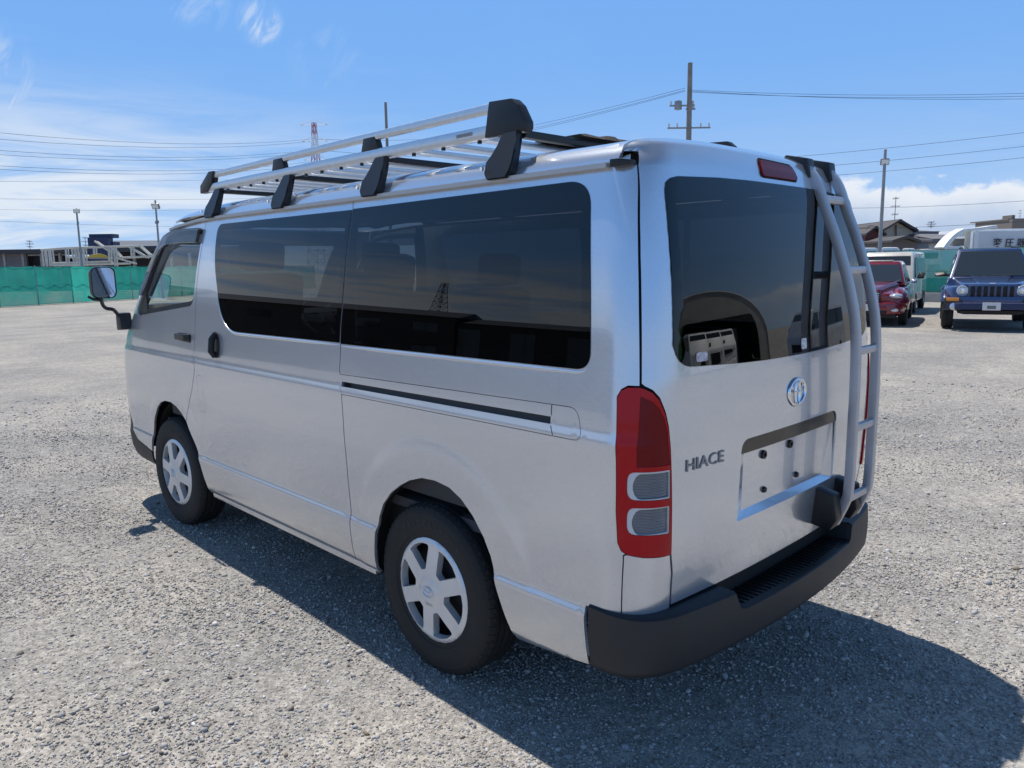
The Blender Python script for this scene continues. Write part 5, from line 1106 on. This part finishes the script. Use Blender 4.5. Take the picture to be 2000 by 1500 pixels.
def offroader(pos, rz):
    c = empty('off_roader', pos, rz); c.scale = (1.05,) * 3; tag(c, 'dark blue off-roader with seven-slot grille facing the camera', 'car')
    p = car_paint('dark blue car paint', (.022, .040, .12)); dk = M('car black trim', (.02, .02, .022), .5)
    hull('body', sym([(.80, -2.12, .55), (.84, -1.9, .45), (.84, .95, .45), (.84, .95, .98), (.80, .90, 1.10), (.80, -2.0, 1.10), (.78, -2.12, .98)]), p, c, bev=.04)
    hull('hood', sym([(.56, 2.02, .55), (.56, 2.02, .92), (.53, 1.98, 1.00), (.62, 1.4, 1.07), (.74, .84, 1.13), (.74, .84, .6)]), p, c, bev=.035)
    hull('hood_dome', sym([(.26, 1.93, 1.00), (.40, .95, 1.14), (.24, 1.85, 1.025), (.36, 1.0, 1.155)]), p, c, bev=.01)
    for s in (-1, 1):
        hull('fender', [(s * x, y, z) for x, y, z in ((.50, 1.98, .56), (.74, 1.90, .56), (.50, 1.98, .93), (.72, 1.86, .94), (.88, 1.60, .60), (.88, 1.60, .86), (.90, 1.33, .72), (.88, 1.33, .93), (.86, .9, .96), (.86, .9, .5), (.5, .9, 1.0))], p, c, bev=.045)
        hull('arch_flare', [(s * x, y, z) for x, y, z in ((.84, 1.82, .62), (.93, 1.74, .60), (.93, 1.55, .80), (.93, 1.12, .80), (.93, .92, .60), (.84, .86, .60), (.84, 1.33, .90))], p, c, bev=.02)
        hull('arch_flare', [(s * x, y, z) for x, y, z in ((.82, -.82, .60), (.92, -.90, .60), (.92, -1.1, .82), (.92, -1.55, .82), (.92, -1.76, .60), (.82, -1.82, .60), (.82, -1.33, .90))], p, c, bev=.02)
        h = lathe('headlight', [(0, .030), (.07, .028), (.093, .012), (.108, .020), (.116, 0), (.116, -.05)], HL, c, n=28, axis='Z'); h.matrix_local = Matrix.Translation((s * .545, 2.035, .855)) @ Matrix.Rotation(math.radians(-90), 4, 'X')
        lathe('bulb', [(0, .036), (.035, .034), (.04, .0)], CHR, h, n=14, axis='Z')
        hull('turn_signal', [(s * x, y, z) for x, y, z in ((.60, 2.20, .715), (.60, 2.20, .64), (.84, 2.08, .715), (.84, 2.08, .64), (.72, 2.0, .68))], AMB, c, bev=.006)
        f = lathe('fog_lamp', [(0, .012), (.06, .010), (.078, .0), (.08, -.03)], HL, c, n=20, axis='Z'); f.matrix_local = Matrix.Translation((s * .69, 2.168, .52)) @ Matrix.Rotation(math.radians(-90), 4, 'X')
        hull('door_mirror', [(s * x, y, z) for x, y, z in ((.74, .62, 1.14), (1.08, .58, 1.13), (1.10, .56, 1.24), (.90, .60, 1.26), (1.06, .70, 1.16), (.88, .70, 1.20))], dk, c, bev=.015)
        quad('side_glass', [(s * .775, .66, 1.16), (s * .795, -.15, 1.16), (s * .675, -.15, 1.64), (s * .655, .27, 1.64)][::s], DGL, c); quad('side_glass', [(s * .796, -.22, 1.16), (s * .797, -1.10, 1.16), (s * .677, -1.10, 1.64), (s * .676, -.22, 1.64)][::s], DGL, c)
        tube('roof_rail', [(s * .55, .05, 1.765), (s * .56, -.1, 1.81), (s * .56, -1.6, 1.81), (s * .55, -1.75, 1.765)], circ(.02, 8), dk, c)
        for y in (1.33, -1.33): car_wheel(c, s * .78, y, .36, .23)
        hull('bumper_pad', [(s * x, y, z) for x, y, z in ((.55, 2.215, .70), (.55, 2.215, .45), (.86, 2.07, .70), (.88, 1.95, .45), (.88, 1.80, .70), (.88, 1.80, .42), (.5, 2.0, .42))], dk, c, bev=.02)
    cabin_pts = sym([(.785, .88, 1.10), (.79, -2.0, 1.10), (.62, .16, 1.74), (.63, -1.82, 1.74), (.60, .10, 1.765), (.60, -1.75, 1.77)])
    hull('cabin', cabin_pts, p, c, bev=.025)
    quad('windscreen', [(-.715, .835, 1.150), (.715, .835, 1.150), (.575, .225, 1.705), (-.575, .225, 1.705)], DGL, c)
    hull('dashboard', sym([(.70, .75, 1.12), (.70, .3, 1.12), (.70, .7, 1.16)]), dk, c)
    g = hull('grille', sym([(.435, 2.02, .68), (.435, 2.02, .99), (.445, 2.055, .97), (.445, 2.06, .69)]), p, c, bev=.008)
    for k in range(7): box('grille_slot', ((k - 3) * .118, 2.058, .83), (.078, .02, .25), M('grille black', (.006, .006, .007), .6), g, bev=.012)
    hull('bumper', sym([(.86, 2.02, .45), (.60, 2.235, .46), (.60, 2.235, .60), (.82, 2.08, .60), (.5, 2.1, .63), (.5, 1.9, .42)]), M('bumper blue grey', (.02, .03, .085), .5), c, bev=.02)
    hull('upper_bumper', sym([(.60, 2.18, .61), (.60, 2.12, .68), (.86, 1.98, .715), (.86, 2.02, .72), (.62, 2.16, .735), (.44, 2.05, .69)]), p, c, bev=.01)
    hull('air_intake', sym([(.55, 2.238, .44), (.50, 2.20, .36), (.55, 2.0, .36), (.55, 2.0, .44)]), MATS['grille black'], c)
    n = box('number_plate', (0, 2.246, .535), (.33, .012, .165), PLT, c, bev=.003); box('blank', (0, 2.254, .515), (.16, .004, .07), M('plate cover', (.18, .18, .19), .6), n)
    box('badge', (0, 1.985, 1.012), (.11, .02, .022), CHR, c, bev=.006); hull('skid', sym([(.6, 1.9, .36), (.6, -1.9, .36), (.6, 1.9, .44), (.6, -1.9, .44)]), dk, c)
    for s in (-1, 1): tube('wiper', [(s * .1 + .25, .86, 1.15), (s * .1 - .05, .80, 1.17), (s * .1 - .35, .84, 1.16)], circ(.009, 5), dk, c)
    box('rear_view_mirror', (0, .24, 1.64), (.22, .03, .06), dk, c, bev=.01)
    for s in (-1, 1): box('front_seat', (s * .36, -.35, 1.22), (.46, .14, .62), GRYI, c, bev=.05)
offroader((19.12, 4.22, 0), math.radians(107))
def retro_car(pos, rz):
    c = empty('hatchback', pos, rz); tag(c, 'dark red retro hatchback with bulging fenders behind the ladder', 'car'); p = car_paint('dark red car paint', (.20, .008, .016)); dk = MATS['car black trim']
    def blob(name, ctr, sc, mat, n=20):
        bm = bmesh.new(); bmesh.ops.create_uvsphere(bm, u_segments=n, v_segments=n // 2 + 2, radius=1.)
        for v in bm.verts: v.co = Vector((ctr[0] + v.co.x * sc[0], ctr[1] + v.co.y * sc[1], ctr[2] + v.co.z * sc[2]))
        return from_bm(name, bm, mat, c, angle=80)
    hull('body', sym([(.76, -2.05, .35), (.80, -1.8, .26), (.80, 1.1, .26), (.79, 1.0, .92), (.78, -1.9, .98), (.74, -2.08, .85)]), p, c, bev=.05)
    hull('hood', sym([(.24, 2.06, .50), (.25, 2.05, .80), (.22, 1.98, .90), (.36, 1.5, 1.00), (.60, .86, 1.07), (.64, .86, .5), (.40, 1.6, .5)]), p, c, bev=.05, seg=3)
    hull('bumper', sym([(.80, 1.70, .30), (.70, 2.02, .30), (.45, 2.16, .30), (.80, 1.70, .58), (.70, 2.02, .58), (.45, 2.16, .58), (.45, 1.8, .62)]), p, c, bev=.05, seg=3)
    hull('front_block', sym([(.72, 1.95, .5), (.74, 1.2, .5), (.60, 1.9, .78), (.7, 1.2, .9), (.3, 2.0, .8)]), p, c, bev=.06, seg=3)
    for s in (-1, 1):
        blob('fender', (s * .63, 1.30, .58), (.245, .70, .37), p); blob('fender', (s * .64, -1.32, .58), (.225, .62, .36), p)
        h = blob('headlight', (s * .585, 1.855, .735), (.165, .20, .075), HL, 16); h.rotation_euler = (0, 0, 0)
        blob('fog_lamp', (s * .58, 2.09, .40), (.10, .05, .045), HL, 12)
        hull('door_mirror', [(s * x, y, z) for x, y, z in ((.80, .70, 1.03), (.98, .66, 1.02), (1.0, .64, 1.13), (.86, .66, 1.14), (.96, .76, 1.07))], car_paint('mirror blue silver', (.25, .28, .38)), c, bev=.02)
        quad('side_glass', [(s * .745, .55, 1.04), (s * .755, -.2, 1.04), (s * .62, -.2, 1.44), (s * .60, .12, 1.44)][::s], DGL, c); quad('side_glass', [(s * .756, -.26, 1.04), (s * .756, -1.2, 1.04), (s * .625, -1.1, 1.44), (s * .62, -.26, 1.44)][::s], DGL, c)
        for y in (1.31, -1.31): car_wheel(c, s * .735, y, .315, .20)
    hull('cabin', sym([(.74, .86, .98), (.75, -1.95, .96), (.58, .10, 1.53), (.60, -1.35, 1.54), (.52, 0, 1.585), (.54, -1.2, 1.60)]), p, c, bev=.05, seg=3)
    quad('windscreen', [(-.655, .815, 1.055), (.655, .815, 1.055), (.535, .165, 1.50), (-.535, .165, 1.50)], DGL, c); quad('sunroof', [(-.36, .0, 1.601), (.36, .0, 1.601), (.36, -.5, 1.612), (-.36, -.5, 1.612)], DGL, c)
    g = hull('grille', sym([(.235, 2.068, .52), (.245, 2.066, .80), (.21, 2.03, .86), (.23, 2.0, .5)]), MATS['grille black'], c, bev=.01)
    for k in range(7): box('grille_bar', (0, 2.070, .545 + k * .044), (.45, .016, .016), CHR, g, bev=.004)
    hull('lower_grille', sym([(.42, 2.165, .32), (.42, 2.165, .40), (.40, 2.1, .36)]), MATS['grille black'], c); n = box('number_plate', (0, 2.175, .47), (.33, .012, .165), PLT, c, bev=.003)
    for s in (-1, 1): tube('wiper', [(s * .2 + .25, .83, 1.06), (s * .2 - .25, .80, 1.08)], circ(.009, 5), dk, c); box('front_seat', (s * .34, -.3, 1.1), (.44, .14, .6), GRYI, c, bev=.05)
    hull('chassis', sym([(.6, 1.8, .2), (.6, -1.9, .2), (.6, 1.8, .3), (.6, -1.9, .3)]), dk, c)
retro_car((18.95, 6.78, 0), math.radians(106))
def van_box(name, pos, rz, label, p, group=None, W_=.80, L_=2.1, H_=1.9, lower=None):
    c = empty(name, pos, rz); tag(c, label, 'van', group); dk = MATS['car black trim']
    hull('body', sym([(W_, -L_, .35), (W_, L_ - .15, .35), (W_ - .04, L_, .55), (W_, -L_, .95), (W_ - .02, L_ - .02, .92), (W_ - .03, L_ - .18, 1.05), (W_ - .12, L_ - .62, H_ - .12), (W_ - .15, L_ - .75, H_ - .03), (W_ - .14, -L_ + .12, H_ - .03), (W_ - .11, -L_ + .06, H_ - .12)]), p, c, bev=.05, seg=3)
    quad('windscreen', [(-W_ + .12, L_ - .172, 1.07), (W_ - .12, L_ - .172, 1.07), (W_ - .20, L_ - .59, H_ - .17), (-W_ + .20, L_ - .59, H_ - .17)], DGL, c, .006); c.children[-1].location = (0, .012, .006)
    for s in (-1, 1):
        xs = lambda z: W_ - (z - .95) / (H_ - 1.07) * .11 + .004
        quad('side_glass', [(s * xs(1.08), L_ - .42, 1.08), (s * xs(1.08), L_ - 1.15, 1.08), (s * xs(H_ - .22), L_ - 1.15, H_ - .22), (s * xs(H_ - .22), L_ - .78, H_ - .22)][::s], DGL, c)
        quad('side_glass', [(s * xs(1.08), L_ - 1.25, 1.08), (s * xs(1.08), -L_ + .2, 1.08), (s * xs(H_ - .22), -L_ + .25, H_ - .22), (s * xs(H_ - .22), L_ - 1.25, H_ - .22)][::s], DGL, c)
        hull('headlight', [(s * x, y, z) for x, y, z in ((W_ - .36, L_ + .005, .70), (W_ - .06, L_ - .02, .72), (W_ - .04, L_ - .05, .90), (W_ - .34, L_ - .005, .86), (W_ - .2, L_ - .2, .8))], HL, c, bev=.01)
        hull('door_mirror', [(s * x, y, z) for x, y, z in ((W_, L_ - .42, 1.05), (W_ + .22, L_ - .46, 1.05), (W_ + .23, L_ - .46, 1.24), (W_ + .08, L_ - .44, 1.26), (W_ + .18, L_ - .34, 1.12))], dk, c, bev=.02)
        for y in (L_ - .72, -L_ + .75): car_wheel(c, s * (W_ - .08), y, .31, .18)
    hull('front_bumper', sym([(W_ - .02, L_ - .12, .28), (W_ - .15, L_ + .03, .30), (W_ - .02, L_ - .12, .55), (W_ - .15, L_ + .03, .55), (.3, L_ - .2, .4)]), lower or p, c, bev=.03)
    hull('grille', sym([(.40, L_ + .006, .66), (.40, L_ + .0, .80), (.3, L_ - .1, .7)]), MATS['grille black'], c); box('number_plate', (0, L_ + .045, .43), (.33, .012, .165), PLT, c, bev=.003)
    for s in (-1, 1): box('front_seat', (s * .36, L_ - 1.35, 1.15), (.44, .14, .6), GRYI, c, bev=.05)
    hull('chassis', sym([(.55, L_ - .3, .22), (.55, -L_ + .3, .22), (.55, L_ - .3, .36), (.55, -L_ + .3, .36)]), dk, c)
    return c
van_box('parked_van', (23.95, 8.1, 0), math.radians(103), 'cream van parked behind the dark red hatchback', car_paint('cream van paint', (.66, .62, .54)), lower=car_paint('champagne paint', (.42, .33, .24)))
SLV = car_paint('pale silver paint', (.50, .51, .53))
for x, y, a, lb, pm in ((19.5, -7.6, 112, 'silver van mirrored beside the ladder in the rear window', SLV), (21.0, -19.2, 38, 'white van at the left of the row mirrored in the rear window', WHT), (23.4, -19.6, 38, 'white van in the middle of the row mirrored in the rear window', WHT), (25.8, -20.0, 38, 'white van at the right of the row mirrored in the rear window', WHT)):
    van_box('parked_van', (x, y, 0), math.radians(a), lb, pm, 'vans mirrored in the rear window')
# ---- arched tent warehouse mirrored in the rear window
def warehouse():
    c = Vector((29.5, -24.5, 0)); rz = math.radians(51 + 180 - 180); e = empty('tent_warehouse', c, math.atan2(.63, -.78) - math.radians(90)); tag(e, 'arched tent warehouse mirrored in the rear window', 'warehouse')
    W_, H_, Lg, n = 6.6, 5.6, 18., 28; cl = M('tent canvas', (.40, .38, .33), .8, noise=(.7, .12)); prof = [(-W_ * math.cos(math.pi * i / n), H_ * math.sin(math.pi * i / n) ** .85 if 0 < i < n else 0) for i in range(n + 1)]
    v = [(x, y, z) for y in (0, -Lg) for x, z in prof]; mesh('canopy', v, [(i, i + 1, n + 2 + i, n + 1 + i) for i in range(n)], cl, e, smooth=True)
    k = n + 1; vi = [(x, -.02, z) for x, z in prof] + [(x * .84, -.02, min(z, 3.0) * 1.0) if z > 3.0 or True else 0 for x, z in prof]
    mesh('gable', vi, [(i, i + 1, k + i + 1, k + i) for i in range(n)], cl, e)
    for i in range(6): tube('hoop', [(x * 1.005, -Lg * i / 5 + .02, z * 1.005) for x, z in prof], circ(.07, 6), M('hoop white', (.6, .58, .52), .6), e)
    mesh('back_wall', [(x, -Lg + .05, z) for x, z in prof], [tuple(range(n + 1))], M('tent back', (.05, .05, .05), .9), e); box('floor', (0, -Lg / 2, .03), (W_ * 1.9, Lg, .04), M('tent floor', (.12, .115, .11), .9), e); box('side_curtain', (-W_ * .72, -.3, 1.5), (1.5, .15, 3.0), M('green curtain', (.05, .28, .08), .8), e); box('stack', (1.4, -5, 1.), (4, 2, 2.), M('stored goods', (.3, .29, .26), .8), e, bev=.1)
warehouse()
def long_hall(a, b, h, th, label, mat, rm):
    a = Vector(a); b = Vector(b); d = (b - a); e = empty('long_hall', (a + b) / 2, math.atan2(d.y, d.x)); tag(e, label, 'building'); L_ = d.length
    box('wall', (0, 0, h / 2), (L_, th, h), mat, e); hull('roof', [(x, y, z) for x in (-L_ / 2 - .4, L_ / 2 + .4) for y, z in ((-th / 2 - .5, h), (th / 2 + .5, h), (0, h + 1.1))], rm, e)
    for k in range(int(L_ / 5)): box('window', (-L_ / 2 + 2.5 + 5 * k, -th / 2 - .03 if d.x > 0 else -th / 2 - .03, h * .6), (2.2, .08, 1.0), DGL, e); box('window', (-L_ / 2 + 2.5 + 5 * k, th / 2 + .03, h * .6), (2.2, .08, 1.0), DGL, e)
DKW = M('dark cladding', (.07, .055, .05), .7, noise=(.4, .2)); DKR = M('dark sheet roof', (.05, .05, .055), .6)
long_hall((-52, 26, 0), (-44, 52, 0), 3.6, 10, 'low dark workshop mirrored at the rear of the side windows', M('dull cladding', (.06, .05, .05), .7), DKR); long_hall((-44, 50, 0), (-30, 70, 0), 4.4, 10, 'long dark factory hall mirrored in the middle of the side windows', DKW, DKR); long_hall((-30, 74, 0), (-8, 96, 0), 5.0, 12, 'tall brown hall mirrored at the front of the side windows', M('brown cladding', (.11, .06, .045), .7), DKR)
